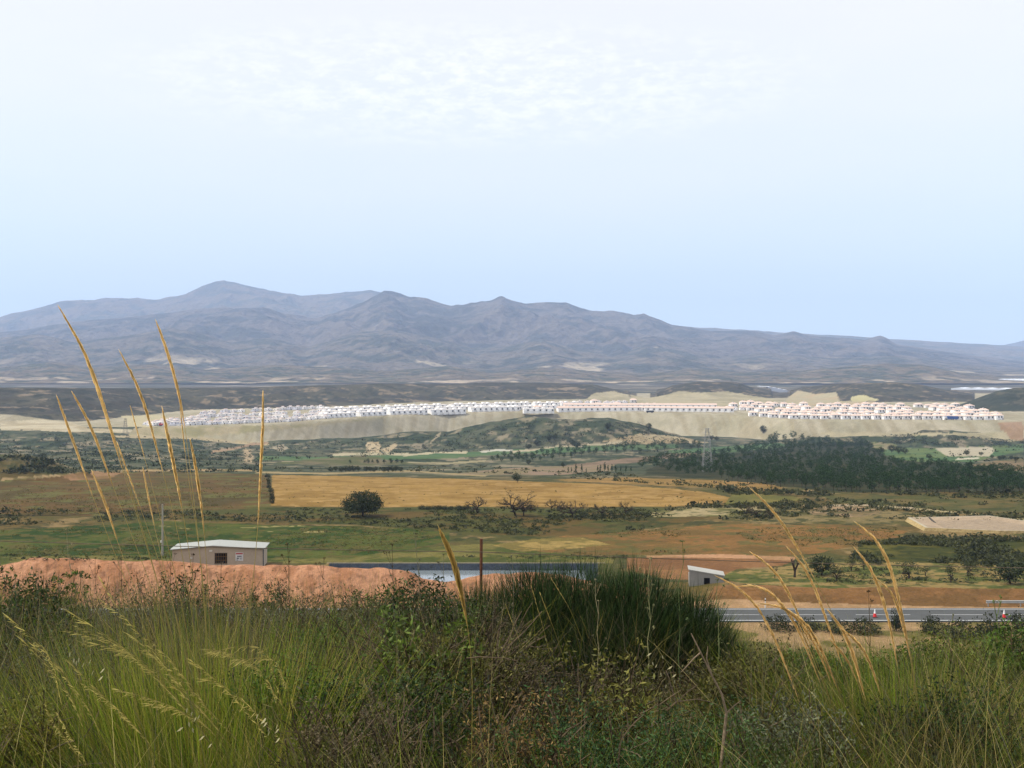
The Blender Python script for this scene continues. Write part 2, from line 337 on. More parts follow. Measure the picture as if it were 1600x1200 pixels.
    line([(440,722),(560,722),(700,724),(760,720)], 3, S(170,160,122), dmin=400)
    zone([(520,714),(570,712),(640,724),(700,724),(560,728),(430,724)], S(130,120,90), S(100,104,66), 14, jit=2, dmin=400, dmax=700)
    line([(400,738),(500,740),(640,736),(760,744)], 2.5, S(172,154,110), dmin=300)
    # --- valley fields
    zone([(-300,752),(0,748),(100,742),(150,737),(250,736),(415,742),(427,792),(330,796),(250,803),(120,818),(0,828),(-300,835)], S(112,88,48), S(92,80,42), 16, seed=1, jit=1.5, dmin=240, spk=S(112,112,60), rowsp=3)
    line([(0,750),(70,745),(140,738),(250,734),(400,735)], 3.5, S(186,160,116), S(120,110,66), scale=6, dmin=240)
    zone([(95,744),(140,736),(190,738),(170,748),(110,750)], S(170,132,94), S(140,112,66), 6, jit=2, dmin=240)
    zone([(425,742),(560,744),(800,751),(960,757),(1100,768),(1145,778),(1140,785),(1050,791),(850,793),(640,792),(480,791),(424,790)], S(172,138,74), S(152,120,60), 12, seed=2, jit=1, dmin=230, spk=S(186,152,92), rowsp=2.6)
    zone([(860,750),(980,746),(1120,750),(1205,757),(1225,763),(1190,767),(1120,763),(980,757)], S(166,132,76), S(140,116,60), 14, seed=3, jit=1.5, dmin=230, rowsp=2.6)
    zone([(1145,770),(1240,776),(1260,782),(1180,786),(1130,790)], S(132,122,62), S(110,108,52), 12, jit=2, dmin=230)
    zone([(-300,835),(0,828),(120,822),(250,815),(420,820),(560,822),(700,830),(700,846),(620,862),(540,872),(420,874),(260,868),(0,878),(-300,885)], S(54,76,24), S(90,98,40), 6, seed=4, jit=2.5, dmin=180, spk=S(104,96,48), rowsp=4)
    line([(250,822),(300,826),(370,824),(470,822),(560,826)], 2.2, S(170,158,100), S(80,92,36), scale=5, lo=.45, hi=.5, dmin=200)
    line([(380,832),(440,831),(540,833)], 1.8, S(180,166,110), S(80,92,36), scale=5, lo=.45, hi=.5, dmin=200)
    zone([(0,868),(250,868),(420,872),(540,870),(660,856),(830,846),(880,866),(960,870),(960,880),(500,880),(0,884)], S(126,118,62), S(84,92,38), 5, seed=5, jit=2, dmin=178)
    zone([(260,800),(420,792),(1130,792),(1100,812),(1020,826),(840,838),(700,832),(560,820),(260,812)], S(106,88,46), S(88,90,44), 10, seed=6, jit=2, dmin=210, spk=S(66,72,34))
    zone([(820,848),(880,836),(1040,827),(1130,818),(1330,822),(1420,830),(1400,845),(1320,856),(1250,868),(1060,866),(900,868),(840,862)], S(142,106,58), S(122,98,52), 8, seed=7, jit=2.5, dmin=180, spk=S(104,100,52), rowsp=2.2)
    zone([(770,852),(830,842),(900,840),(960,850),(880,858),(820,862)], S(176,150,86), S(130,116,60), 4, jit=3, dmin=180)
    zone([(1130,792),(1180,786),(1280,788),(1420,800),(1600,812),(1600,826),(1540,818),(1416,820),(1330,820),(1130,814)], S(98,94,50), S(140,124,80), 6, seed=8, jit=2, dmin=200, spk=S(60,70,36))
    zone([(1020,800),(1060,792),(1180,790),(1200,798),(1150,806),(1020,808)], S(178,162,118), S(120,116,66), 5, jit=2.5, dmin=200, spk=S(84,88,46))
    zone([(1250,796),(1290,789),(1370,792),(1380,800),(1340,808),(1270,804)], S(176,148,112), S(130,112,76), 5, jit=2, dmin=200, spk=S(84,88,46))
    line([(1360,790),(1440,796),(1520,803),(1600,812),(1700,820)], 2.6, S(186,172,126), dmin=200)
    line([(1290,790),(1380,788),(1430,795)], 3, S(196,176,142), dmin=200)
    zone([(1280,772),(1600,772),(1900,772),(1900,808),(1600,806),(1440,794),(1300,784)], S(116,102,58), S(94,94,50), 9, seed=9, jit=2, dmin=200, spk=S(74,80,40))
    zone([(1340,852),(1400,842),(1440,840),(1600,842),(1900,846),(1900,885),(1600,885),(1400,885),(1330,876)], S(72,76,30), S(98,94,40), 6, seed=10, jit=3, dmin=160, spk=S(52,62,26))
    zone([(1010,868),(1130,866),(1245,870),(1240,877),(1010,874)], S(196,152,112), S(176,138,96), 4, jit=1, dmin=150)
    zone([(980,872),(1040,871),(1180,873),(1242,877),(1222,884),(1150,889),(1130,908),(1040,905),(980,890)], S(136,98,62), S(150,110,70), 6, jit=1, dmin=150)
    zone([(1125,905),(1145,893),(1220,886),(1340,878),(1600,882),(1900,884),(1900,925),(1600,921),(1400,918),(1300,920),(1180,914)], S(158,136,82), S(98,104,50), 3.5, seed=11, jit=2.5, dmin=148, spk=S(70,82,36))
    zone([(1120,910),(1200,914),(1300,919),(1400,917),(1600,920),(1900,924),(1900,952),(1600,950),(1250,946),(1100,940)], S(144,106,64), S(124,94,56), 3, jit=1.2, dmin=145, dmax=160)
    zone([(1000,935),(1130,934),(1220,940),(1400,946),(1600,949),(1900,950),(1900,955),(1600,955),(1000,955)], S(196,160,118), S(180,146,104), 3, jit=1, dmin=145, dmax=153)
    # spoil heap and bare pad round it
    m = (d > 141) & (d < 163.5) & (px < 1010+60*j1); q = mix(S(210,156,118), S(188,134,96), sp(1.6, .4, .6, 14)); q = mix(q, S(150,110,84), sp(.7, .58, .66, 15)*.7); q = mix(q, S(216,176,142), (sstep(152, 147, d)*.8)); C[m] = q[m]
    # liner of the pond
    m = (d > 163) & (d < 181.3) & (px > 515) & (px < 935); C[m] = S(64,72,82)
    m = (d > 181.2) & (d < 182.4) & (px > 510) & (px < 945); C[m] = S(150,140,110)
    C = C*.49; lum = C.mean(1, keepdims=True); return np.clip(lum+(C-lum)*1.0, .004, 1)
def grid_faces(nr, nc):
    i = np.arange(nr*nc).reshape(nr, nc)
    return np.stack([i[:-1, :-1], i[:-1, 1:], i[1:, 1:], i[1:, :-1]], -1).reshape(-1, 4)
# depth rows: about one photo pixel each
rows = [.6]
while rows[-1] < 15400:
    d = rows[-1]
    if d < 110: s = d*.02
    elif d < 200: s = max(.32, d*d/57000*.8)
    elif d < 1000: s = d*d/(F*float(base(d)))*.9
    elif d < 1500: s = 4
    elif d < 2500: s = 7
    else: s = d*.008
    rows.append(d+s)
rows = np.array(rows); cols = np.arange(-260, 1861, 1.9)
PXg, Dg = np.meshgrid(cols, rows); pf = PXg.ravel(); df = Dg.ravel()
Hf = G(pf, df); Xf = (pf-PX0)/F*df
Cg = zone_colours(pf, HZ+F*Hf/df, Xf, df)
HG = Hf.reshape(len(rows), len(cols))
g = Geo(); g.add(np.stack([Xf, df, -Hf], 1), grid_faces(len(rows), len(cols)), Cg)
# the hill the viewer stands on continues behind and beside
Bx, By = np.meshgrid(np.linspace(-60, 60, 25), np.linspace(-60, .6, 14))
gb = -1.55-np.abs(Bx)*.03
g.add(np.stack([Bx.ravel(), By.ravel(), gb.ravel()-.1], 1), grid_faces(14, 25), S(110,100,62))
tag(g.build('ground', M['ground'], smooth=True), kind='structure')
# ------------------------------------------------------------------ mountains
def mountain(name, top, d0, d1, zb, seed, c1, c2, wl, amp, back=.25, cols=(-300, 1900, 3), nr=110, expo=1.0, spur=1.0, patch=None):
    cs = np.arange(*cols); t = np.linspace(0, 1, nr); tb = np.linspace(0, 1, 16)[1:]
    ds = np.concatenate([d1+(d0-d1)*t, d0+(d0-d1)*back*4*tb]); fr = np.concatenate([t, 1-tb])
    P_, D_ = np.meshgrid(cs, ds); T_ = np.repeat(fr[:, None], len(cs), 1)
    X_ = (P_-PX0)/F*D_
    zt = -(top(P_)-HZ)/F*d0
    # warp the spurs so they wander down the slope
    wx = X_+wl*.9*(fbm(X_/wl/1.5, D_/wl/1.5, 2, seed+90)-.5)
    r = ridged(wx/wl, D_/(wl*2.2), 5, seed)
    r3 = ridged(wx/(wl*.11), D_/(wl*.2), 3, seed+8)
    r2 = ridged(wx/(wl*.3), D_/(wl*.55), 4, seed+5)
    env = 4*T_*(1-T_)
    shape = T_**expo
    z = zb+(zt-zb)*shape + (zt-zb)*amp*((r-.62)*env*1.4*spur + (r2-.6)*.6*(env*.8+.12*T_))
    z = z + (zt-zb)*.03*(r2-.5)*T_ + (zt-zb)*.045*(r3-.5)*(env*.8+.25*T_)
    dd = sstep(.44, .60, fbm(X_/(wl*.22), D_/(wl*.22), 5, seed+40, .65))
    C = c1*(1-dd[..., None])+c2*dd[..., None]
    if patch is not None:
        q = (sstep(.60, .67, fbm(X_/(wl*.35), D_/(wl*.5), 4, seed+60))*sstep(.5, .1, T_))[..., None]; C = C*(1-q)+patch*q
    m = Geo(); m.add(np.stack([X_.ravel(), D_.ravel(), z.ravel()], 1), grid_faces(len(ds), len(cs)), C.reshape(-1, 3))
    return tag(m.build(name, M['mount'], smooth=True), kind='structure')
far_blue = prof([(-300,520),(0,495),(60,481),(100,471),(190,466),(250,468),(290,459),(320,447),(350,438),(390,446),(430,457),(470,463),(500,461),(540,456),(580,455),(620,462),(700,480),(900,500),(1900,560)])
main_r = prof([(-300,545),(0,520),(60,512),(120,503),(180,498),(230,492),(280,486),(330,482),(410,481),(450,491),(490,497),(530,486),(570,470),(600,455),(615,457),(640,464),(665,464),(690,473),(705,477),(740,474),(765,471),(785,463),(800,468),(820,473),(885,475),(905,482),(925,487),(960,486),(990,492),(1005,490),(1030,500),(1050,508),(1080,512),(1110,518),(1180,517),(1210,524),(1240,518),(1265,525),(1300,527),(1350,531),(1375,524),(1385,528),(1400,538),(1440,544),(1500,553),(1560,560),(1620,568),(1900,575)])
low_r = prof([(-300,520),(0,528),(60,522),(120,535),(200,524),(270,512),(310,520),(360,536),(420,528),(480,542),(560,520),(610,516),(680,528),(740,545),(800,540),(850,530),(900,545),(960,552),(1010,540),(1060,548),(1120,556),(1200,552),(1300,560),(1400,556),(1480,566),(1560,574),(1900,580)])
foot_r = prof([(-300,572),(0,574),(80,566),(150,575),(240,568),(320,578),(430,570),(520,574),(600,580),(700,572),(770,582),(850,574),(930,580),(1000,585),(1080,576),(1160,582),(1250,579),(1310,574),(1380,568),(1440,570),(1500,582),(1560,588),(1900,590)])
right_r = prof([(900,575),(1340,560),(1400,548),(1440,540),(1470,543),(1500,546),(1530,541),(1570,539),(1600,532),(1650,524),(1700,520),(1900,515)])
a1, a2 = S(112,100,78), S(74,76,58)
mountain('mountain', far_blue, 11500, 8600, -40, 1, a1, a2, 900, .30)
mountain('mountain', right_r, 14200, 12200, -40, 2, a1, a2, 900, .25, cols=(1200, 1950, 3), nr=60, back=.08)
mountain('mountain', main_r, 8200, 5600, -45, 3, S(106,98,88), S(66,68,60), 700, .34, patch=S(170,156,130), nr=150)
mountain('mountain', low_r, 6300, 4700, -55, 4, S(108,100,86), S(68,72,60), 480, .34, patch=S(176,162,136), nr=100)
mountain('hills', foot_r, 4600, 3700, -66, 5, S(112,100,78), S(70,74,54), 300, .4, patch=S(176,160,134), nr=80)
# ------------------------------------------------------------------ haze
def haze(density):
    bm = [(-9500, -80), (9500, -80), (9500, 15600), (-9500, 15600)]
    z0, z1 = -125, 820
    v = [(x, y, z) for z in (z0, z1) for x, y in bm]
    f = np.array([(0,3,2,1), (4,5,6,7), (0,1,5,4), (1,2,6,5), (2,3,7,6), (3,0,4,7)])
    h = Geo(); h.add(v, f)
    m = bpy.data.materials.new('haze_air'); m.use_nodes = True; T = m.node_tree
    for n in list(T.nodes):
        if n.type != 'OUTPUT_MATERIAL': T.nodes.remove(n)
    pv = T.nodes.new('ShaderNodeVolumePrincipled'); pv.inputs['Density'].default_value = density; pv.inputs['Color'].default_value = (.53, .69, 1.0, 1); pv.inputs['Anisotropy'].default_value = .0
    T.links.new(pv.outputs[0], T.nodes['Material Output'].inputs['Volume'])
    o = h.build('haze', m); tag(o, kind='stuff'); o['label'] = 'pale blue haze between the valley and the mountains'; return o
# ------------------------------------------------------------------ small shape helpers
def box(g, x0, x1, y0, y1, z0, z1, c=(.5,.5,.5), T=None):
    v = np.array([(x, y, z) for z in (z0, z1) for x, y in ((x0,y0),(x1,y0),(x1,y1),(x0,y1))], float)
    if T is not None: v = T(v)
    g.add(v, np.array([(3,2,1,0),(4,5,6,7),(0,1,5,4),(1,2,6,5),(2,3,7,6),(3,0,4,7)]), c)
def tube(g, pts, rad, sides=6, c=(.3,.2,.1), cap=True):
    pts = np.asarray(pts, float); n = len(pts); rad = np.broadcast_to(rad, (n,))
    t = np.gradient(pts, axis=0); t /= np.linalg.norm(t, axis=1)[:, None]+1e-9
    up = np.array([0, 0, 1.]) if abs(t[:, 2]).mean() < .8 else np.array([1., 0, 0])
    a = np.cross(t, up); a /= np.linalg.norm(a, axis=1)[:, None]+1e-9; b = np.cross(t, a)
    th = np.linspace(0, 2*np.pi, sides, endpoint=False)
    v = pts[:, None]+rad[:, None, None]*(np.cos(th)[None, :, None]*a[:, None]+np.sin(th)[None, :, None]*b[:, None])
    i = np.arange(n*sides).reshape(n, sides); j = np.roll(i, -1, 1)
    f = [np.stack([i[:-1], j[:-1], j[1:], i[1:]], -1).reshape(-1, 4)]
    if cap: f += [i[:1, ::-1], i[-1:]]
    c = np.asarray(c, float); g.add(v.reshape(-1, 3), f, np.repeat(c, sides, 0) if c.ndim == 2 else c)
def cone(g, z0, z1, r0, r1, sides=16, c=(.5,.5,.5), x=0, y=0): tube(g, [(x, y, z0), (x, y, z1)], [r0, r1], sides, c)
def slab(g, poly, z0, z1, c):          # prism over a plan polygon; z may be arrays
    n = len(poly); z0 = np.broadcast_to(z0, (n,)); z1 = np.broadcast_to(z1, (n,))
    v = [(p[0], p[1], z0[i]) for i, p in enumerate(poly)]+[(p[0], p[1], z1[i]) for i, p in enumerate(poly)]
    f = [np.array([list(range(n))[::-1]]), np.array([[n+i for i in range(n)]]), np.array([(i, (i+1) % n, n+(i+1) % n, n+i) for i in range(n)])]
    g.add(v, f, c)
M['wall'] = material('render_wall', dim=.98, scales=((.5, .06), (4, .05)), rough=.9)
M['paint'] = material('painted_metal', dim=.8, rough=.5, scales=((2, .06),), spec=.4)
M['tile'] = material('roof_tiles', dim=.75, rough=.9, scales=((.7, .12), (5, .1)))
M['asphalt'] = material('asphalt', dim=.75, rough=.85, scales=((.3, .12), (6, .12)), bump=.3, bscale=30)
M['dark'] = material('interior_shade', rough=.9, attr=False, color=(.012, .011, .01))  # near-black colour painted for the shade inside shed and hut
M['plastic'] = material('plastic_sheeting', dim=.85, rough=.45, scales=((.05, .06),), spec=.4)
M['rust'] = material('rusty_steel', rough=.85, scales=((15, .35),), bump=.3, bscale=40)
def water_mat():
    m = bpy.data.materials.new('water'); m.use_nodes = True; b = m.node_tree.nodes['Principled BSDF']
    b.inputs['Base Color'].default_value = (.16, .19, .2, 1); b.inputs['Roughness'].default_value = .12; b.inputs['Specular IOR Level'].default_value = .8
    t = m.node_tree.nodes.new('ShaderNodeTexNoise'); t.inputs['Scale'].default_value = 1.6; t.inputs['Detail'].default_value = 4
    tcn = m.node_tree.nodes.new('ShaderNodeTexCoord'); m.node_tree.links.new(tcn.outputs['Object'], t.inputs['Vector'])
    bm = m.node_tree.nodes.new('ShaderNodeBump'); bm.inputs['Strength'].default_value = .12; bm.inputs['Distance'].default_value = .1
    m.node_tree.links.new(t.outputs[0], bm.inputs['Height']); m.node_tree.links.new(bm.outputs[0], b.inputs['Normal']); return m
M['water'] = water_mat()
GND = -30.3
# ------------------------------------------------------------------ road
def strip_sheet(name, mat, x0, x1, y0, y1, z, c):
    xs = np.arange(x0, x1+.1, 4.); g = Geo(); v = np.array([(x, y, z) for y in (y0, y1) for x in xs]); g.add(v, grid_faces(2, len(xs)), c)
    return tag(g.build(name, mat), kind='structure')
rd = Geo()
box(rd, -130, 130, 141.3, 148.9, GND-.5, GND+.12, S(78,80,78)); tag(rd.build('road', M['asphalt']), kind='structure')
strip_sheet('road_marking', M['wall'], -130, 130, 141.75, 141.95, GND+.124, S(190,192,190))
strip_sheet('road_marking', M['wall'], -130, 130, 148.2, 148.38, GND+.124, S(190,192,190))
mk = Geo()
for x in np.arange(-130, 130, 9.): box(mk, x, x+6.5, 144.95, 145.07, GND+.1205, GND+.126, S(180,182,180))
tag(mk.build('road_marking', M['wall']), kind='structure')
# guard rail at right
gr = empty('guardrail', (58.6, 150.3, GND), 'galvanised steel guardrail along the far side of the asphalt road at the right edge', 'guardrail')
g = Geo()
for x0, x1 in ((0, 26),):
    prof_ = [(0, .42), (-.05, .46), (-.05, .53), (0, .57), (0, .63), (-.05, .67), (-.05, .74), (0, .78), (.02, .78), (.02, .42)]
    v = np.array([(x, y, z) for x in (x0, x1) for y, z in prof_]); n = len(prof_)
    g.add(v, [np.array([(i, (i+1) % n, n+(i+1) % n, n+i) for i in range(n)]), np.array([list(range(n))[::-1]]), np.array([list(range(n, 2*n))])], S(176,180,176))
g.build('beam', M['paint'], gr)
for x in np.arange(.3, 26, 4.):
    g = Geo(); box(g, x-.05, x+.05, .025, .12, -.1, .75, S(150,152,150)); g.build('post', M['paint'], gr)
# cones
def traffic_cone(px, py, label):
    p = at(px, py, 110); t = empty('traffic_cone', (p.x, p.y, GND+.12), label, 'traffic cone', 'red and white cones by the road')
    g = Geo(); box(g, -.27, .27, -.27, .27, 0, .06, S(60,40,36)); g.build('base', M['paint'], t)
    g = Geo(); cone(g, .06, .95, .21, .035, 20, S(238,238,236)); g.build('body', M['paint'], t)
    g = Geo(); cone(g, .065, .46, .22, .142, 20, S(214,44,44)); g.build('red_sleeve', M['paint'], t)
traffic_cone(1367, 966, 'red and white traffic cone beside the road, behind the arching grass plumes')
traffic_cone(1569, 967, 'red and white traffic cone beside the road, below the guardrail')
# white verge post
t = empty('marker_post', (at(1196,950,120).x, 149.6, GND), 'slim white marker post with a dark band on the verge', 'marker post')
g = Geo(); cone(g, -.1, .85, .07, .065, 10, S(225,225,220)); g.build('post', M['paint'], t)
g = Geo(); cone(g, .85, 1.02, .067, .066, 10, S(40,40,40)); g.build('reflector_band', M['paint'], t)
g = Geo(); cone(g, 1.02, 1.2, .065, .05, 10, S(230,230,225)); g.build('cap', M['paint'], t)
# ------------------------------------------------------------------ pump shed with a low gable roof
sh = empty('shed', (-43.1, 178, GND), 'grey block shed with a low pitched pale metal roof behind the orange soil heap', 'shed', rz=math.radians(4))
W2, Dp, he, hr = 6.5, 5.2, 2.85, 3.35
c = S(178,162,140); g = Geo(); cx = -.6
def quad(g, a, b, c_, d, col): g.add([a, b, c_, d], np.array([(0,1,2,3)]), col)
hx0, hx1, hz0, hz1 = -.35, 1.35, .75, 2.25            # the dark opening in the front wall
roofz = lambda x: hr-(hr-he)*abs(x-cx)/(W2-cx if x > cx else W2+cx)
box(g, -W2, hx0, -.1, .1, -.4, he-.02, c); box(g, hx1, W2, -.1, .1, -.4, he-.02, c); box(g, hx0, hx1, -.1, .1, -.4, hz0, c); box(g, hx0, hx1, -.1, .1, hz1, he-.02, c)
g.add([(-W2, -.1, he-.02), (W2, -.1, he-.02), (cx, -.1, hr-.02), (-W2, .1, he-.02), (W2, .1, he-.02), (cx, .1, hr-.02)], [np.array([(0,1,2),(5,4,3)])], c)
box(g, -W2, -W2+.2, .1, Dp, -.4, he-.02, c); box(g, W2-.2, W2, .1, Dp, -.4, he-.02, c); box(g, -W2+.2, W2-.2, Dp-.2, Dp, -.4, he-.02, c)
g.build('wall', M['wall'], sh)
g = Geo()
for s in (-1, 1):
    xe = s*(W2+.35); ze = hr-(hr-he)*abs(xe-cx)/abs(s*W2-cx)
    v = [(cx, -.45, hr), (xe, -.45, ze), (xe, Dp+.3, ze), (cx, Dp+.3, hr)]; v = v+[(a, b, z+.1) for a, b, z in v]
    f = np.array([(3,2,1,0),(4,5,6,7),(0,1,5,4),(1,2,6,5),(2,3,7,6)]); g.add(v, f if s > 0 else f[:, ::-1], S(156,158,148))
g.build('roof', M['paint'], sh)
fr = Geo(); o_ = .06
for a in ((hx0-.07, hx0, hz0-.07, hz1+.07), (hx1, hx1+.07, hz0-.07, hz1+.07), (hx0, hx1, hz0-.07, hz0), (hx0, hx1, hz1, hz1+.07)): box(fr, a[0], a[1], -.13, -.1, a[2], a[3], S(110,92,70))
wn = fr.build('window', M['wall'], sh)
g = Geo()
for x in np.linspace(hx0+.2, hx1-.2, 5): box(g, x-.025, x+.025, -.03, .03, hz0, hz1, S(120,88,48))
for z in (1.2, 1.75): box(g, hx0, hx1, .031, .07, z-.03, z+.03, S(120,88,48))
g.build('bars', M['rust'], wn)
g = Geo(); box(g, hx0-.5, hx1+.5, .9, 1.0, .1, 2.6, (.01,.01,.01)); g.build('shade_backing', M['dark'], wn)  # black sheet standing in for the unlit inside of the shed
g = Geo(); box(g, 2.6, 3.72, -.15, -.103, 1.1, 2.35, S(228,226,220)); sg = g.build('notice', M['paint'], sh)
g = Geo(); box(g, 2.66, 3.66, -.156, -.152, 2.08, 2.27, S(196,70,72)); g.build('red_heading', M['paint'], sg)
g = Geo()
for a in ((2.85,3.5,1.72,1.86),(2.8,3.1,1.42,1.6),(3.2,3.55,1.5,1.56),(3.25,3.5,1.36,1.42),(2.78,3.0,1.2,1.3)): box(g, a[0], a[1], -.156, -.152, a[2], a[3], S(70,74,84))
g.build('dark_print', M['paint'], sg)
g = Geo(); box(g, -1.15, -.75, -.3, -.102, 2.5, 2.75, S(225,220,205)); g.build('lamp', M['paint'], sh)
g = Geo(); box(g, -3.9, -3.6, -.2, -.102, 1.5, 1.72, S(220,215,200)); g.build('switch_box', M['paint'], sh)
g = Geo(); cone(g, 0, he-.1, .07, .07, 8, S(50,60,58), x=W2+.12, y=-.05); g.build('downpipe', M['paint'], sh)
# little concrete hut
p = at(1104, 913, 120)
ht = empty('pump_hut', (p.x, p.y, p.z-.25), 'small grey concrete hut with a square black opening beside the brown soil', 'hut', rz=math.radians(-6))
g = Geo(); c = S(138,136,128)
pl = [(-2.3, 2.1), (2.3, 1.35)]
def hutwall(g, x0, x1, z0, z1, y0=-.1, y1=.1): g.add([(x0,y0,z0[0]),(x1,y0,z0[1]),(x1,y0,z1[1]),(x0,y0,z1[0]),(x0,y1,z0[0]),(x1,y1,z0[1]),(x1,y1,z1[1]),(x0,y1,z1[0])], np.array([(0,1,2,3),(7,6,5,4),(0,4,5,1),(1,5,6,2),(2,6,7,3),(3,7,4,0)]), c)
tz = lambda x: 2.1-(x+2.3)/4.6*.75
hutwall(g, -2.3, -.35, (-.6,-.6), (tz(-2.3), tz(-.35))); hutwall(g, .45, 2.3, (-.6,-.6), (tz(.45), tz(2.3)))
hutwall(g, -.35, .45, (-.6,-.6), (.2,.2)); hutwall(g, -.35, .45, (1.1,1.1), (tz(-.35), tz(.45)))
box(g, -2.3, -2.1, .1, 3, -.6, 1.34, c); box(g, 2.1, 2.3, .1, 3, -.6, 1.34, c); box(g, -2.1, 2.1, 2.8, 3, -.6, 1.34, c)
g.build('wall', M['wall'], ht)
g = Geo(); slab(g, [(-2.42,-.2),(2.42,-.2),(2.42,3.1),(-2.42,3.1)], [tz(-2.3),tz(2.3),tz(2.3),tz(-2.3)], [tz(-2.3)+.13,tz(2.3)+.13,tz(2.3)+.13,tz(-2.3)+.13], S(150,150,142)); g.build('roof', M['wall'], ht)
g = Geo(); box(g, -.8, .9, .6, .7, 0, 1.3, (.01,.01,.01)); g.build('opening', M['dark'], ht)  # black sheet set behind the hole in place of interior shade
# ------------------------------------------------------------------ pond behind the heap
xs = np.linspace((516-800)/F*172, (925-800)/F*172, 40)
g = Geo(); v = np.array([(x, y, -30.95) for y in (163.7, 172, 180.6) for x in xs]); g.add(v, grid_faces(3, 40), (.2,.25,.28)); tag(g.build('water', M['water']), kind='structure')
# ------------------------------------------------------------------ dry walled reservoir at right
P0 = at(1480, 842, 150)
res = empty('reservoir', (0, 0, 0), 'empty sunken reservoir with a pale sandy lining and narrow concrete rim at the right edge', 'reservoir')
def wp(px, d): return ((px-PX0)/F*d, d)
rim = [wp(1446, 217), wp(1418, 231), wp(1545, 234), wp(1650, 220), wp(1660, 213), wp(1560, 213)]
cxr = np.mean([p[0] for p in rim]); cyr = np.mean([p[1] for p in rim])
def scl_(k): return [(cxr+(x-cxr)*k, cyr+(y-cyr)*k) for x, y in rim]
n = len(rim); zr = max(gz([p[0] for p in rim], [p[1] for p in rim]))+.5
def ring(g, a, za, b, zb, c):
    v = [(*p, za) for p in a]+[(*p, zb) for p in b]; g.add(v, np.array([(i, (i+1) % n, n+(i+1) % n, n+i) for i in range(n)]), c)
g = Geo(); ring(g, scl_(.955), zr-.02, scl_(.70), zr-.28, S(140,124,102)); g.add([(*p, zr-.28) for p in scl_(.70)], np.array([list(range(n))]), S(130,116,96)); g.build('lining', M['ground'], res)
g = Geo(); ring(g, scl_(.955), zr, scl_(1.0), zr, S(150,142,120)); ring(g, scl_(.955), zr-.2, scl_(.955), zr, S(150,142,120)); g.build('rim', M['wall'], res)
g = Geo(); ring(g, scl_(1.0), zr, scl_(1.07), zr-1.6, S(150,132,92)); g.build('bank', M['ground'], res)
g = Geo(); a = np.array([*wp(1452, 231), zr-.1]); b = np.array([*wp(1478, 217), zr-1.0]); tube(g, [a, b], .22, 6, S(60,56,50)); g.build('shade_line', M['rust'], res)  # dark rod standing in for a diagonal shade line across the lining
# ------------------------------------------------------------------ utility pole with its cable
p = at(254, 868, 165)
up = empty('utility_pole', p, 'grey wooden utility pole standing in the green field left of the shed', 'utility pole')
hpole = (868-788)/F*p.y
g = Geo(); tube(g, [(0,0,-.5), (0,0,hpole)], [.17,.12], 10, S(150,146,132)); g.build('pole', M['wall'], up)
g = Geo(); th = np.linspace(0, math.pi, 9); tube(g, [(-.35+.35*math.cos(a)+.35, -.12, hpole-.15+.3*math.sin(a)) for a in th], .035, 6, S(60,60,58)); tube(g, [(-.35,-.12,hpole-.15), (-.35,-.12,hpole-.6)], .05, 6, S(50,48,46)); g.build('bracket', M['rust'], up)
g = Geo(); cone(g, 2.0, 2.35, .11, .11, 8, S(225,225,215), x=-.22); g.build('insulator', M['paint'], up)
g = Geo(); t = np.linspace(0, 1, 24); L_ = 46
x = -.35-t*L_; z = hpole-.6-2.6*4*t*(1-t)*.55+(t*1.2); y = -t*6
tube(g, np.stack([x, y, z], 1), .03, 5, S(40,40,38)); g.build('cable', M['rust'], up)
# ------------------------------------------------------------------ lattice pylons
def pylon(px, py, h, label, wid=3.0, col=S(150,150,146), r=.07):
    p = at(px, py, 200); t = empty('pylon', p, label, 'pylon', 'lattice power pylons')
    g = Geo(); lv = np.linspace(0, 1, 9); hw = lambda u: wid/2*(1-u)**.9+.45
    for sx, sy in ((1,1),(1,-1),(-1,-1),(-1,1)): tube(g, [(sx*hw(u), sy*hw(u), h*u) for u in lv], r, 4, col)
    g.build('legs_frame', M['paint'], t); g = Geo()
    for a, b in zip(lv[:-1], lv[1:]):
        for k in range(4):
            c1 = [(1,1),(1,-1),(-1,-1),(-1,1)]; s, e = c1[k], c1[(k+1) % 4]
            tube(g, [(s[0]*hw(a), s[1]*hw(a), h*a), (e[0]*hw(b), e[1]*hw(b), h*b)], r*.55, 3, col)
            tube(g, [(e[0]*hw(a), e[1]*hw(a), h*a), (s[0]*hw(b), s[1]*hw(b), h*b)], r*.55, 3, col)
    g.build('bracing', M['paint'], t)
    for u in (.78, .88, .97):
        g = Geo(); w_ = 2.2-1.4*(u-.78)/.2*.5; tube(g, [(-w_,0,h*u),(0,0,h*u+.5),(w_,0,h*u)], r*.8, 4, col); g.build('crossarm', M['paint'], t)
pylon(1105, 737, 17, 'grey lattice pylon standing in the pine wood below the bare embankment')
pylon(196, 681, 15, 'dark lattice pylon on the bare plateau left of the white houses', col=S(90,86,82))
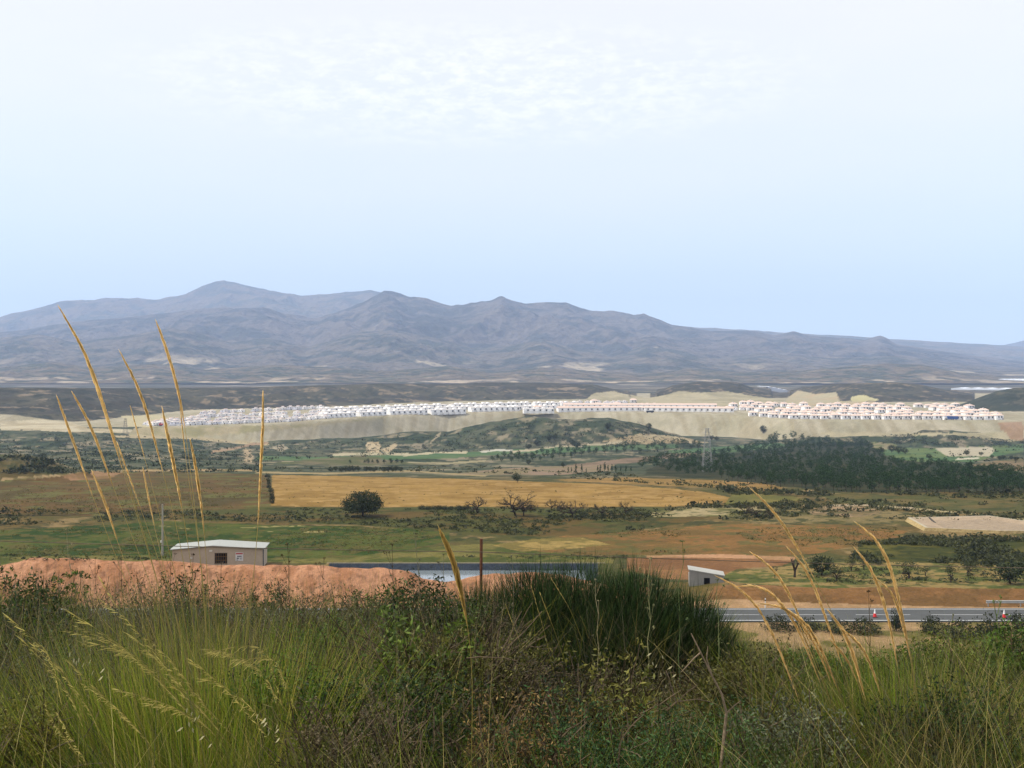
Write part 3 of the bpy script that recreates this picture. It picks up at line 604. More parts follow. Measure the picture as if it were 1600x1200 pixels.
# ------------------------------------------------------------------ wire fence on the brow, in the grass
fn = empty('wire_fence', (0, 9, 0), 'rusty wire fence running through the tall grass on the brow', 'fence')
zg = lambda px, d: float(gz((px-PX0)/F*d, d)[0])
for px, ty in ((-190, 838), (752, 842), (1720, 884)):
    x = (px-800)/F*9; g = Geo(); zt = -(ty-HZ)/F*9; zb = zg(px, 9)-.3
    tube(g, [(x+.02, 0, zb), (x-.005, 0, (zb+zt)/2), (x, 0, zt)], .0125, 6, S(96,62,44)); g.build('post', M['rust'], fn)
for off in (0,):
    pts = []
    for a, b, ya, yb in ((-190, 752, 838, 862), (752, 1720, 862, 889)):
        for u in np.linspace(0, 1, 14): pts.append(((a+(b-a)*u-800)/F*9, -.016, -(ya+(yb-ya)*u+4*u*(1-u)*3-HZ)/F*9-off))
    g = Geo(); tube(g, pts, .0028, 4, S(84,74,62)); g.build('wire', M['rust'], fn)
# ------------------------------------------------------------------ the white estate on the plateau
ORD = ['first','second','third','fourth','fifth','sixth','seventh','eighth','ninth','tenth','eleventh','twelfth','thirteenth','fourteenth','fifteenth','sixteenth','seventeenth','eighteenth','nineteenth','twentieth']
def ordn(i):
    if i < 20: return ORD[i]
    t = {2:'twenty',3:'thirty',4:'forty'}[(i+1)//10]; r = (i+1) % 10
    return {20:'twentieth',30:'thirtieth',40:'fortieth'}[i+1] if r == 0 else f'{t}-{ORD[r-1]}'
WHT = S(240,238,234); PINK = S(222,196,178)
def house_proto(kind, k):
    r = random.Random(100+k); t = empty('house', (0,0,0))
    if kind == 'tiled':
        WHT = S(*r.choice([(240,238,234),(226,222,216)])); w_, d_, h = 9.2+r.random(), 9, 4.8; g = Geo(); box(g, -w_/2, w_/2, 0, d_, -1, h, WHT); box(g, -w_/2-.5, -w_/2+2.6, -1.6, -.003, -1, 2.6, WHT); g.build('wall', M['wall'], t)
        g = Geo(); e = .5; zt = h+2.1; col = PINK*(.9+.2*r.random())
        v = [(-w_/2-e,-e,h),(w_/2+e,-e,h),(w_/2+e,d_+e,h),(-w_/2-e,d_+e,h),(-w_/4,d_/2,zt),(w_/4,d_/2,zt)]
        g.add(v, [np.array([(3,2,1,0),(0,1,5,4),(2,3,4,5)]), np.array([(1,2,5),(3,0,4)])], col); box(g, -1.2+r.random()*2, 0+r.random(), d_*.3, d_*.45, h+.8, zt+.8, WHT); g.build('roof', M['tile'], t)
        xs = (-w_*.1, w_*.27)
        for i, x in enumerate(xs): g = Geo(); box(g, x-.75, x+.75, -.06, -.003, 2.0 if i else 1.6, 4.0, S(60,52,48)); g.build('window', M['paint'], t)
        g = Geo(); box(g, w_*.42-.5, w_*.42+.5, -.05, -.003, -.5, 2.1, S(84,60,48)); g.build('door', M['paint'], t)
    else:
        WHT = S(*r.choice([(240,238,234),(222,220,218),(232,226,216),(206,206,210)])); w_, d_, h = 6.2+1.8*r.random(), 9, 4.0+1.6*r.random(); g = Geo(); box(g, -w_/2, w_/2, 0, d_, -1, h, WHT); box(g, -w_/2-.4, w_/2-2, -3, -.003, -1, h*.5, WHT)
        g.build('wall', M['wall'], t)
        g = Geo(); box(g, -w_/2-.12, w_/2+.12, -.12, d_+.12, h+.003, h+.5, S(224,214,202)); box(g, -1.3, 1.5, 3.5, 7, h+.5, h+2.5, WHT); box(g, -1.6, 1.8, 3.2, 7.3, h+2.5, h+2.8, S(206,176,160)); g.build('roof', M['wall'], t)
        for x in (-w_*.2, w_*.25): g = Geo(); box(g, x-.55, x+.55, -.06, -.002, h*.62, h*.87, S(70,66,66)); g.build('window', M['paint'], t)
        g = Geo(); box(g, w_*.32, w_*.32+.9, -.06, -.002, -.5, 2.0, S(80,70,62)); g.build('door', M['paint'], t)
    return t
protos = {'tiled': [house_proto('tiled', i) for i in range(5)], 'flat': [house_proto('flat', i) for i in range(9)]}
used = set()
def put_house(kind, px, d, label, group, sc=1.0, rz=0):
    i = random.randrange(len(protos[kind])); src = protos[kind][i]
    if (kind, i) in used: t = copy_tree(src)
    else: t = src; used.add((kind, i))
    x = (px-PX0)/F*d; t.location = (x, d, float(gz(x, d)[0])); t.rotation_euler = (0, 0, rz+random.uniform(-.2, .2)); k = (.62 if kind == 'flat' else .85)*random.uniform(.85, 1.15); t.scale = (sc*random.uniform(.9, 1.1), sc, k)
    tag(t, label, 'house', group); return t
rows_r = [(0, 1178, 1572, 16.0), (70, 1196, 1566, 15.2), (150, 1160, 1540, 14.6), (240, 1150, 1520, 14.2), (340, 1160, 1500, 13.8)]
rn = ['front row', 'second row', 'third row', 'fourth row', 'rearmost row']
for ri, (off, x0, x1, pitch) in enumerate(rows_r):
    for i, px in enumerate(np.arange(x0, x1, pitch)):
        d = float(dE(px))+9+off+random.uniform(-16, 16)*(ri > 0)
        if ri and random.random() < .14: continue
        px = px+(random.uniform(-3, 3) if ri else random.uniform(-1, 1))
        put_house('tiled', px, d, f'white house with pale tiled roof, {ordn(i)} from left in the {rn[ri]} above the embankment', 'tiled houses at the right of the estate', 1.0, .12)
# central cluster behind the long terraces
k = 0
for ri, (d, x0, x1, pitch) in enumerate(((1540, 838, 1172, 12), (1680, 880, 1030, 11), (1800, 910, 1000, 10))):
    for i, px in enumerate(np.arange(x0, x1, pitch)):
        put_house('flat' if random.random() < .7 else 'tiled', px+random.uniform(-3, 3), d+random.uniform(-25, 25), f'white house behind the long pink-roofed terraces, {ordn(i)} from left in the {["nearest","second","rearmost"][ri]} row', 'white houses in the middle of the estate', 1.0, .1)
# left cluster
ff = prof([(225,667.5),(350,664),(450,660),(520,654),(600,648.6),(700,645.6),(830,642)]); bb = prof([(225,661),(260,656),(330,645),(420,641),(520,637),(640,633),(830,629)])
for ri in range(4):
    u = (0, .3, .6, .92)[ri]; x0, x1 = ((236, 508), (228, 500), (262, 500), (318, 500))[ri]
    for i, px in enumerate(np.arange(x0, x1, 11.2)):
        y = ff(px)*(1-u)+bb(px)*u - (1.2 if ri == 0 else 0); d = F*PLAT/(y-HZ)
        if d < float(dE(px))+8: d = float(dE(px))+8
        if random.random() < .12: continue
        d += random.uniform(0, 14)*(ri > 0)
        put_house('flat', px+random.uniform(-2, 2), d, f'white flat-roofed house, {ordn(i)} from left in the {["front","second","third","rearmost"][ri]} row left of the bend', 'flat-roofed houses at the left of the estate', 1.0, -.15)
# long terraces
def terrace(px0, y0, px1, y1, h, label, pink=False, bays=7.0):
    d0 = F*PLAT/(y0-HZ); d1 = F*PLAT/(y1-HZ); a = Vector(((px0-PX0)/F*d0, d0)); b = Vector(((px1-PX0)/F*d1, d1)); L_ = (b-a).length
    t = empty('terrace', (a.x, a.y, -PLAT), label, 'terrace', 'long white terraces', math.atan2(b.y-a.y, b.x-a.x)); nb = max(2, int(L_/bays)); bw = L_/nb
    g = Geo(); box(g, 0, L_, 0, 9, -1.5, h, WHT*.93)
    for i in range(nb): box(g, i*bw+.15, i*bw+bw*.45, -1.8, -.003, -1.5, h*.55, WHT)
    g.build('wall', M['wall'], t); g = Geo()
    if pink:
        g.add([(-.4,-.5,h+.003),(L_+.4,-.5,h+.003),(L_+.4,9.5,h+.003),(-.4,9.5,h+.003),(-.4,4.5,h+1.9),(L_+.4,4.5,h+1.9)], [np.array([(3,2,1,0),(0,1,5,4),(2,3,4,5)]), np.array([(1,2,5),(3,0,4)])], PINK*.95)
    else:
        box(g, -.1, L_+.1, -.1, 9.1, h+.003, h+.35, S(228,220,210))
        for i in range(nb):
            if (i*7+nb) % 3: box(g, i*bw+.8, i*bw+bw*.6, 3, 7, h+.35, h+1.7, WHT)
    g.build('roof', M['tile'] if pink else M['wall'], t)
    for i in range(nb):
        g = Geo(); x = i*bw+bw*.62; box(g, x, x+bw*.24, -.07, -.002, h*.35, h*.8, S(76,70,70)); g.build('window', M['paint'], t)
# front, middle and rear rows
terrace(505, 653.5, 556, 651, 4.4, 'long white terrace, leftmost of the front row of terraces')
terrace(562, 650.5, 604, 648.8, 4.4, 'long white terrace, second from the left in the front row of terraces')
terrace(609, 648.2, 668, 646.6, 4.4, 'long white terrace above the left end of the bare slope with a red lorry')
terrace(673, 646.4, 728, 645, 4.4, 'long white terrace directly behind the red lorry')
terrace(736, 643.6, 812, 642, 5.2, 'taller white terrace at the bend of the bare slope, right of the red lorry')
terrace(508, 648, 590, 645, 3.9, 'white terrace, leftmost of the middle row of terraces')
terrace(596, 644.6, 680, 641.5, 3.9, 'white terrace, second from the left in the middle row of terraces')
terrace(686, 641.2, 790, 638.5, 3.9, 'white terrace, rightmost of the middle row of terraces')
terrace(505, 643.5, 600, 640, 3.9, 'white terrace, leftmost of the rear row of terraces')
terrace(606, 639.6, 700, 636.6, 3.9, 'white terrace, second from the left in the rear row of terraces')
terrace(706, 636.4, 830, 633.4, 3.9, 'white terrace, rightmost of the rear row of terraces')
terrace(818, 644.2, 866, 644, 4.2, 'short white terrace in the gap left of the pink-roofed terraces')
terrace(800, 640.4, 874, 638.6, 4.2, 'white terrace behind the short one left of the pink roofs')
terrace(836, 634.5, 905, 633, 4.2, 'rearmost short white terrace below the dark mesa')
terrace(872, 643.2, 1000, 642.3, 4.6, 'very long low white terrace with a pink roof, left of the centre track', True)
terrace(1006, 642.6, 1146, 644, 4.6, 'very long low white terrace with a pink roof, above the gullied bare slope', True)
terrace(880, 637.6, 1120, 638.2, 4.6, 'longest low white terrace with a pink roof, second line from the slope edge', True)
# vehicles on the edge of the plateau
def lorry(px, body, label, L_=11, cab=S(210,210,210), hh=3.2, wide=2.5):
    d = float(dE(px))+3.5; x = (px-PX0)/F*d; t = empty('lorry', (x, d, float(gz(x, d)[0])+.05), label, 'lorry')
    g = Geo(); box(g, -L_/2+2.6, L_/2, 0, wide, .9, hh, body); g.build('cargo_box', M['paint'], t)
    g = Geo(); slab(g, [(-L_/2,0),(-L_/2+2.4,0),(-L_/2+2.4,wide),(-L_/2,wide)], .6, [2.3,2.9,2.9,2.3], cab); cb = g.build('cab', M['paint'], t)
    g = Geo(); box(g, -L_/2+.5, -L_/2+1.6, -.03, -.002, 1.5, 2.2, S(40,44,50)); g.build('side_window', M['paint'], cb)
    for u in (.12, .66, .82):
        g = Geo(); tube(g, [(-L_/2+L_*u, -.05, .5), (-L_/2+L_*u, .35, .5)], .5, 12, S(30,30,30)); g.build('wheel', M['paint'], t)
    g = Geo(); box(g, -L_/2, L_/2, .1, wide-.1, .55, .597, S(50,50,52)); g.build('chassis', M['paint'], t)
lorry(1487, S(52,92,160), 'blue lorry with a white cab parked before the front row of tiled houses', 14, hh=3.8)
lorry(684, S(140,60,48), 'dark red tipper lorry on the bare slope below the long white terraces', 8, S(150,60,50), 2.4)
lorry(1016, S(50,52,60), 'dark lorry parked in front of the pink-roofed terraces', 9, S(60,60,66), 2.8)
lorry(249, S(200,70,66), 'small red van-like lorry at the left end of the white houses', 6, S(215,215,215), 2.4)
# ------------------------------------------------------------------ far plain: plastic greenhouses and a village
def greenhouse(px0, y0, px1, y1, dep, h, label):
    a = hit([px0, px1], [y0, y1], 2600, 14000); t = empty('greenhouse', a[0], label, 'greenhouse', 'white plastic greenhouses on the far plain')
    v = a[1]-a[0]; L_ = float(np.hypot(v[0], v[1])); t.rotation_euler = (0, 0, math.atan2(v[1], v[0])); sl = v[2]/L_
    g = Geo(); n = max(4, int(L_/40)); x = np.linspace(0, L_, n*2+1); z = h+np.where(np.arange(len(x)) % 2, 1.6, 0)+x*sl
    m_ = len(x); vv = [(x[i], 0, z[i]) for i in range(m_)]+[(x[i], dep, z[i]) for i in range(m_)]; g.add(vv, grid_faces(2, m_), S(225,230,235)); g.build('cover', M['plastic'], t)
    g = Geo(); vv = [(x[i], 0, x[i]*sl-4) for i in range(m_)]+[(x[i], 0, z[i]) for i in range(m_)]; g.add(vv, grid_faces(2, m_), S(215,220,225)); g.build('side_sheet', M['plastic'], t)
greenhouse(1262, 571, 1306, 571.5, 120, 5, 'short white greenhouse above the middle of the right-hand mesa')
greenhouse(1350, 574, 1402, 573, 120, 6, 'white greenhouse strip on the slope above the right-hand mesa')
greenhouse(1505, 592, 1560, 596.5, 90, 9, 'broad white greenhouse, left half of the long curved strip at the right')
greenhouse(1560, 597, 1640, 600, 90, 10, 'broad white greenhouse, right half of the long curved strip at the right')
greenhouse(1486, 609, 1572, 610, 60, 3.5, 'narrow white greenhouse just above the dark hill at the right edge')
greenhouse(1200, 613.5, 1232, 613.5, 60, 3.5, 'small white greenhouse in the gap between the two right-hand mesas')
vp = house_proto('flat', 29)
hv = []
for px, py in [(1188,574),(1196,576),(1203,573),(1212,577),(1222,575),(1229,578),(1238,574),(1246,577),(1254,576),(1262,579),(1275,577),(1290,579),(1302,577),(1318,577),(1330,580),(1344,578),(540,578),(548,580),(570,584),(688,580),(694,578),(78,582),(72,586),(1150,574),(1160,577)]:
    h_ = hit([px], [py], 2600, 14000)[0]; hv.append((px, h_))
for i, (px, h_) in enumerate(sorted(hv, key=lambda q: q[0])):
    t = vp if i == 0 else copy_tree(vp); t.location = h_; s = 2.2+random.random()*1.4; t.scale = (s*1.3, s, s*.8); t.rotation_euler = (0, 0, random.uniform(-.5, .5))
    tag(t, f'tiny pale farm building on the far foothills, {ordn(i)} from the left of them all', 'farmhouse', 'farm buildings on the far foothills'); t.name = 'farmhouse'
# ------------------------------------------------------------------ foliage
def leaf_quads(g, pos, size, cols, rng, up=0.0, narrow=.6):
    """one folded leaf-sized face per position, turned every way"""
    n = len(pos); a = rng.normal(size=(n, 3)); a[:, 2] *= (1-up); a /= np.linalg.norm(a, axis=1)[:, None]+1e-9
    r = rng.normal(size=(n, 3)); b = np.cross(a, r); b /= np.linalg.norm(b, axis=1)[:, None]+1e-9
    s = np.broadcast_to(size, (n,))[:, None]*rng.uniform(.6, 1.3, (n, 1))
    v = np.stack([pos-a*s, pos+b*s*narrow, pos+a*s, pos-b*s*narrow], 1)
    g.add(v.reshape(-1, 3), np.arange(n*4).reshape(n, 4), np.repeat(cols, 4, 0))
def clumps(rng, n, R, Hh, z0, flat=.8, shell=.55):
    """clump centres through an uneven crown"""
    u = rng.normal(size=(n, 3)); u /= np.linalg.norm(u, axis=1)[:, None]; r = shell+(1-shell)*rng.random(n)**.6
    p = u*r[:, None]; p[:, 2] = np.where(p[:, 2] < 0, p[:, 2]*flat, p[:, 2]); return p*np.array([R, R, Hh])+np.array([0, 0, z0])
def cover(g, rng, centres, rad, per, size, pal, narrow=.6, lo=.72, hi=1.25):
    n = len(centres); k = n*per; ci = np.repeat(np.arange(n), per); rad = np.broadcast_to(rad, (n,))
    off = rng.normal(size=(k, 3))*.5; pos = centres[ci]+off*rad[ci][:, None]*np.array([1, 1, .75])
    w_ = rng.random(n)[ci][:, None]; c = pal[0]*(1-w_)+pal[1]*w_; c = c*rng.uniform(lo, hi, (k, 1))
    leaf_quads(g, pos, size, c, rng, narrow=narrow); return g
def limb(g, rng, p, dirv, L_, r, depth, tips, col, spread=.6, bend=.2, kids=3, lean=0):
    p = np.array(p, float); dirv = np.array(dirv, float); dirv /= np.linalg.norm(dirv); n = 5
    pts = [p]; dcur = dirv
    for i in range(n-1):
        dcur = dcur+rng.normal(size=3)*bend*.5; dcur /= np.linalg.norm(dcur); pts.append(pts[-1]+dcur*L_/(n-1))
    pts = np.array(pts); tube(g, pts, np.linspace(r, r*.6, n), 5 if depth > 1 else 3, col, cap=False)
    if depth == 0: tips.append(pts[-1]); return
    for k in range(kids):
        nd = dcur+rng.normal(size=3)*spread; nd[2] = nd[2]*.7+.15; limb(g, rng, pts[-1] if k else pts[-2], nd, L_*rng.uniform(.55, .8), r*.6, depth-1, tips, col, spread, bend, kids)
    tips.append(pts[-1])
DKGREEN = (S(40,54,26), S(72,84,40)); PINEC = (S(34,62,28), S(60,92,38)); OLIV = (S(86,90,50), S(112,110,64)); BARK = S(74,62,52)
def make_tree(name, kind, seed, arrays=False):
    rng = np.random.default_rng(seed); t = empty(name, (0,0,0)); g = Geo(); tips = []; c = Geo()
    if kind == 'broad':            # dense evergreen with a short trunk, unit: 5 m high, 8 m wide
        limb(g, rng, (0,0,-.2), (.05,0,1), 1.5, .3, 2, tips, BARK*.8, .8, .15, 4)
        cc = clumps(rng, 230, 3.9, 2.5, 2.45, .55, .45); cover(c, rng, cc, .95, 30, .17, DKGREEN)
    elif kind == 'small':          # small dark round tree 3.5 m
        limb(g, rng, (0,0,-.2), (0,0,1), 1.0, .16, 1, tips, BARK*.8, .6, .15, 3)
        cc = clumps(rng, 60, 1.75, 1.45, 2.0, .9, .4); cover(c, rng, cc, .6, 18, .16, DKGREEN)
    elif kind == 'almond':         # almost leafless orchard tree
        limb(g, rng, (0,0,-.2), (.1,.1,1), 1.15, .2, 1, tips, BARK*.7, .9, .2, 3)
        for k in range(4):
            a = k*1.57+rng.random(); limb(g, rng, (0,0,.8), (math.cos(a), math.sin(a), .8), 1.35, .13, 3, tips, BARK*.75, .7, .25, 3)
        cover(c, rng, np.array(tips), .35, 7, .06, (S(78,76,44), S(96,88,56)))
    elif kind == 'stump':          # pollarded, thick bare limbs
        limb(g, rng, (0,0,-.2), (0,0,1), 1.2, .32, 0, tips, BARK*.75, .5, .1)
        for k in range(4): a = k*1.6+rng.random(); limb(g, rng, (0,0,.9), (math.cos(a)*.9, math.sin(a)*.5, .8), 1.3, .2, 1, tips, BARK*.75, .5, .2, 2)
        cover(c, rng, np.array(tips), .25, 5, .05, OLIV)
    elif kind == 'orchard':        # low tree with open crown
        limb(g, rng, (0,0,-.2), (0,0,1), 1.0, .17, 2, tips, BARK*.7, .9, .2, 4)
        cc = clumps(rng, 50, 1.6, .9, 1.9, .8, .2); cover(c, rng, cc, .45, 14, .09, (S(52,60,30), S(82,92,46)))
    elif kind == 'pine':
        limb(g, rng, (0,0,-.3), (rng.normal()*.08, 0, 1), 3.2, .2, 1, tips, BARK, .6, .12, 3)
        hh = rng.uniform(2.0, 3.0); cc = clumps(rng, 46, rng.uniform(2.0, 2.7), hh, 4.1, .75, .35); cover(c, rng, cc, .75, 12, .27, PINEC, .5)
    elif kind == 'cypress':
        limb(g, rng, (0,0,-.3), (0, 0, 1), 1.2, .12, 0, tips, BARK); cc = clumps(rng, 30, .8, 2.6, 3.1, 1, .2); cc[:, :2] *= np.clip(1.25-(cc[:, 2:3]-.6)/5.6, .1, 1); cover(c, rng, cc, .4, 12, .2, PINEC)
    elif kind == 'bush':
        limb(g, rng, (0,0,-.1), (0, 0, 1), .3, .05, 1, tips, BARK, 1, .2, 4); cc = clumps(rng, 40, .9, .8, .35, .3, .3); cc[:, 2] = np.abs(cc[:, 2]); cover(c, rng, cc, .34, 16, .085, (S(60,70,34), S(92,98,50)))
    elif kind == 'darkbush':
        limb(g, rng, (0,0,-.1), (0, 0, 1), .3, .05, 1, tips, BARK, 1, .2, 4); cc = clumps(rng, 60, 1.1, .95, .4, .3, .3); cc[:, 2] = np.abs(cc[:, 2]); cover(c, rng, cc, .34, 20, .07, (S(34,44,22), S(62,70,34)))
    tr = g.build('trunk' if 'bush' not in kind else 'stem', M['bark'], t); cr = c.build('crown' if 'bush' not in kind else 'foliage', M['leaf'], t)
    if arrays: return t, (np.concatenate(c.v), np.concatenate(c.c))
    return t
class Kind:                        # a few differing prototypes of each kind, then copies
    def __init__(s, name, kind, n, seed): s.name = name; s.p = [make_tree(name, kind, seed+i, True) for i in range(n)]; s.fresh = list(range(n)); s.k = 0
    def put(s, p, scale, label, cat, group=None, sx=None, rz=None):
        i = s.k % len(s.p); s.k += 1; src = s.p[i][0]
        if i in s.fresh: t = src; s.fresh.remove(i)
        else: t = copy_tree(src)
        t.location = p; t.scale = (sx or scale, sx or scale, scale); t.rotation_euler = (0, 0, random.uniform(0, 6.28) if rz is None else rz)
        for k_ in ('label', 'category', 'group'):
            if k_ in t: del t[k_]
        return tag(t, label, cat, group)
    def drop(s):
        for i in s.fresh:
            t = s.p[i][0]
            for c in list(t.children): bpy.data.objects.remove(c)
            bpy.data.objects.remove(t)
broad = Kind('broadleaf_tree', 'broad', 1, 11); small = Kind('small_tree', 'small', 3, 21); almond = Kind('almond_tree', 'almond', 4, 31); stump = Kind('pollard_tree', 'stump', 2, 41)
orch = Kind('orchard_tree', 'orchard', 3, 51); pine = Kind('pine_tree', 'pine', 6, 61); cyp = Kind('cypress', 'cypress', 2, 71); bush = Kind('shrub', 'bush', 4, 81); dbush = Kind('shrub', 'darkbush', 3, 91)
def px_h(p, h): return h/F*p.y          # photo pixels at that distance -> metres
def put(kind, unit_h, px, py, h, label, cat='tree', group=None, w_=None, unit_w=None, dmin=2):
    p = at(px, py, dmin); s = px_h(p, h)/unit_h; sx = px_h(p, w_)/unit_w if w_ else None
    return kind.put(p, s, label, cat, group, sx)
put(broad, 5.2, 567, 807, 40, 'large round dark green tree standing alone at the edge of the golden field', w_=66, unit_w=8.9)
put(small, 3.9, 808, 754, 17, 'dark round tree alone in the middle of the golden field', w_=17, unit_w=4.2)
for px, py, h, w_, lb in [(745,802,27,42,'nearly bare almond tree, first right of the large round tree, low and leaning'), (806,806,40,54,'tallest nearly bare almond tree, wide crown against the golden field'),
      (818,806,30,36,'lower bare almond tree growing against the right side of the tallest one'), (862,797,18,24,'small leafless tree just right of the tallest almond tree'),
      (894,808,27,46,'broad low almond tree with twisted trunk, midway along the row'), (876,800,20,26,'thin almond tree close behind the broad twisted one'), (940,806,22,28,'small dark almond tree, second from the right of the row'),
      (978,805,24,22,'slender bare almond tree at the right end of the row')]:
    put(almond, 3.6, px, py, h, lb, 'tree', 'almond trees along the edge of the golden field', w_, 4.8)
for px, py, h, w_, lb in [(1166,808,24,22,'bare forked almond tree on the pale ground, left of a twin'), (1181,808,21,20,'bare forked almond tree on the pale ground, right of its twin'), (1206,810,17,24,'low twisted almond tree at the right end of the pale patch')]:
    put(almond, 3.6, px, py, h, lb, 'tree', 'almond trees on the pale patch', w_, 4.8)
put(stump, 2.7, 1242, 902, 30, 'thick pollarded tree with bare black limbs beside a dark leafy tree', w_=26, unit_w=3.2)
put(stump, 2.7, 1211, 903, 20, 'short bare stump of a tree left of the pollarded one', w_=10, unit_w=3.2)
for px, py, h, w_, lb in [(1284,899,34,42,'dense dark green orchard tree touching the pollarded tree'), (1307,908,26,34,'scraggy dark orchard tree right of the dense one'), (1330,892,20,26,'thin small orchard tree behind the scraggy one'),
      (1420,904,28,46,'spreading orchard tree midway to the right edge, behind the tall plume'), (1446,900,16,22,'small orchard tree touching the spreading one'), (1486,910,30,32,'orchard tree with upright crown and dark trunk base'),
      (1512,898,22,30,'pale thin orchard tree right of the upright one'), (1578,912,36,58,'big dark orchard tree at the right edge of the photograph'), (1350,890,16,20,'tiny orchard tree at the far side of the orchard')]:
    put(orch if h < 33 else small, 2.9 if h < 33 else 3.6, px, py, h, lb, 'tree', 'orchard trees above the road', w_, 3.9)
sb = [(517,738,10),(524,736,9),(533,738,10),(540,737,10),(546,737,9),(553,737,10),(560,736,9),(572,737,10),(579,737,9),(586,737,9),(600,738,10),(606,737,10),(613,737,10),(619,736,9),(626,737,9)]
for i, (px, py, h) in enumerate(sb): put(small, 3.9, px, py, h, f'small dark round tree, {ordn(i)} from left in the line behind the golden field', 'tree', 'line of round trees behind the golden field')
put(small, 3.9, 486, 734, 6, 'tiny dark round tree left of the line of round trees', 'tree')
# hedge between the fields
for i, py in enumerate((746, 752, 757, 763, 769, 775, 781, 787)):
    put(dbush, 1.5, 419+i*.9+random.uniform(-1.5,1.5), py, (8+i*.5)*random.uniform(.7,1.35), f'dark hedge shrub, {ordn(i)} from the far end between olive and golden fields', 'shrub', 'hedge between the fields', random.uniform(7,12), 2.4)
for i, px in enumerate(range(660, 740, 9)):
    put(dbush, 1.5, px+random.uniform(-2,2), 796+random.random(), 8, f'dark shrub, {ordn(i)} from left on the field edge left of the bare trees', 'shrub', 'shrubs on the edge of the golden field')
lone = [(1192,677,14,12),(1112,688,9,8),(1120,689,8,9),(1014,672,13,12),(950,672,14,14),(902,700,12,14),(895,696,10,12),(858,690,12,12),(866,688,12,12),(838,696,10,10),(826,726,9,10),(880,731,10,7),(826,702,10,12),(1345,729,9,10),(1452,718,10,11),(1510,711,9,11),(1533,712,7,8),(1375,710,13,14),(1393,707,14,14),(1404,709,13,14),(1414,710,12,13),(1550,716,6,7),(1562,719,8,8),(1568,717,7,8),(1580,718,7,8),(1588,720,8,9)]
where = ['alone against the gullied embankment','left of two below the bare embankment','right of two below the bare embankment','on the top of the scrub hill','on the shoulder of the scrub hill','above the fairway below the scrub hill','beside another above the fairway',
  'on the flank of the scrub hill','right of another on the flank of the scrub hill','low on the left flank of the scrub hill','alone on the reddish dirt strip','narrow, alone on the pale dirt strip','at the left end of the fairway belt','standing above the main wood','on the bank of the golf pond, tallest there','beside the golf pond right end','small, right of the golf pond',
  'leftmost of four on the golf course','second of four on the golf course','third of four on the golf course','rightmost of four on the golf course','leftmost on the brown ground at the right edge','second on the brown ground at the right edge','third on the brown ground at the right edge','fourth on the brown ground at the right edge','last on the brown ground at the right edge']
for (px, py, h, w_), wr in zip(lone, where): put(small, 3.9, px, py, h, 'dark tree '+wr, 'tree', None, w_, 4.2, dmin=300)
for i, (px, h) in enumerate(((888,10),(893,9),(900,15),(909,14),(916,8),(934,11),(938,13),(945,16),(950,12),(956,13),(962,12),(970,10),(978,11),(986,10))):
    put(cyp, 5.6, px, 739-(i > 4)*1.0, h, f'dark narrow conifer, {ordn(i)} from left along the pale dirt strip', 'tree', 'narrow conifers on the dirt strip', dmin=300)
for i, (px, h) in enumerate(((547,6),(570,6),(575,8),(582,6),(590,7),(600,7),(611,9),(620,8),(628,7))):
    put(cyp, 5.6, px, 724, h, f'small conifer, {ordn(i)} from left in front of the left fairway', 'tree', 'conifers in front of the left fairway', h*1.1, 2.2, dmin=300)
# ------------------------------------------------------------------ pine wood
def scatter(poly, n, mind, seed, asp=1.0):
    r = random.Random(seed); xs = [p[0] for p in poly]; ys = [p[1] for p in poly]; out = []; tries = 0
    while len(out) < n and tries < n*60:
        tries += 1; x = r.uniform(min(xs), max(xs)); y = r.uniform(min(ys), max(ys))
        if not inpoly(np.array([x]), np.array([y]), poly)[0]: continue
        if any((x-a)**2+((y-b)*asp)**2 < mind**2 for a, b in out[-400:]): continue
        out.append((x, y))
    return out
wood = [(1000,734),(1008,722),(1050,718),(1110,711),(1180,702),(1200,690),(1235,688),(1290,695),(1355,692),(1362,708),(1385,722),(1500,734),(1600,740),(1680,742),(1680,772),(1600,772),(1340,771),(1200,761),(1130,750),(1060,742)]
allp = scatter(wood, 620, 6.5, 3, 1.6); allp.sort(key=lambda q: -q[1])
belt = scatter([(760,722),(790,714),(900,706),(1000,698),(1080,696),(1100,702),(1000,708),(900,716),(820,724)], 66, 6, 4, 1.4)
P = hit([p[0] for p in allp], [p[1] for p in allp], 250); PB = hit([p[0] for p in belt], [p[1] for p in belt], 300)
nb_ = 0; rest = []
for i, (x, y, z) in enumerate(P):
    px, py = allp[i]; h = (13+6*sstep(715, 765, py))*random.uniform(.75, 1.3)*(y/F)
    if i < 234:
        where = 'near edge' if py > 750 else 'middle'
        if px < 1130: gname, lb = 'pines at the left end of the wood', 'dark green pine crowded among others at the left end of the main wood'
        elif px < 1350: gname, lb = 'pines in the middle of the wood', 'dark green pine crowded among others in the centre front of the main wood'
        else: gname, lb = 'pines in the right of the wood', 'dark green pine crowded among others in the right front of the main wood'
        pine.put((x, y, z), h/7, lb, 'tree', gname)
    else: rest.append((x, y, z, h/7))
for i, (x, y, z) in enumerate(PB): pine.put((x, y, z), 12*random.uniform(.7, 1.2)*y/F/7, 'dark green pine in the belt of trees between fairway and reddish dirt strip', 'tree', 'pines in the belt behind the dirt strip')
g = Geo(); rr_ = np.random.default_rng(5)
for x, y, z, s in rest:
    v, c = pine.p[rr_.integers(6)][1]; a = rr_.uniform(0, 6.28); R_ = np.array([[math.cos(a), math.sin(a), 0], [-math.sin(a), math.cos(a), 0], [0, 0, 1]])
    g.add(v@R_*s+np.array([x, y, z]), np.arange(len(v)).reshape(-1, 4), c)
o = tag(g.build('pine_wood', M['leaf']), 'dark green far side of the pine wood', kind='stuff')
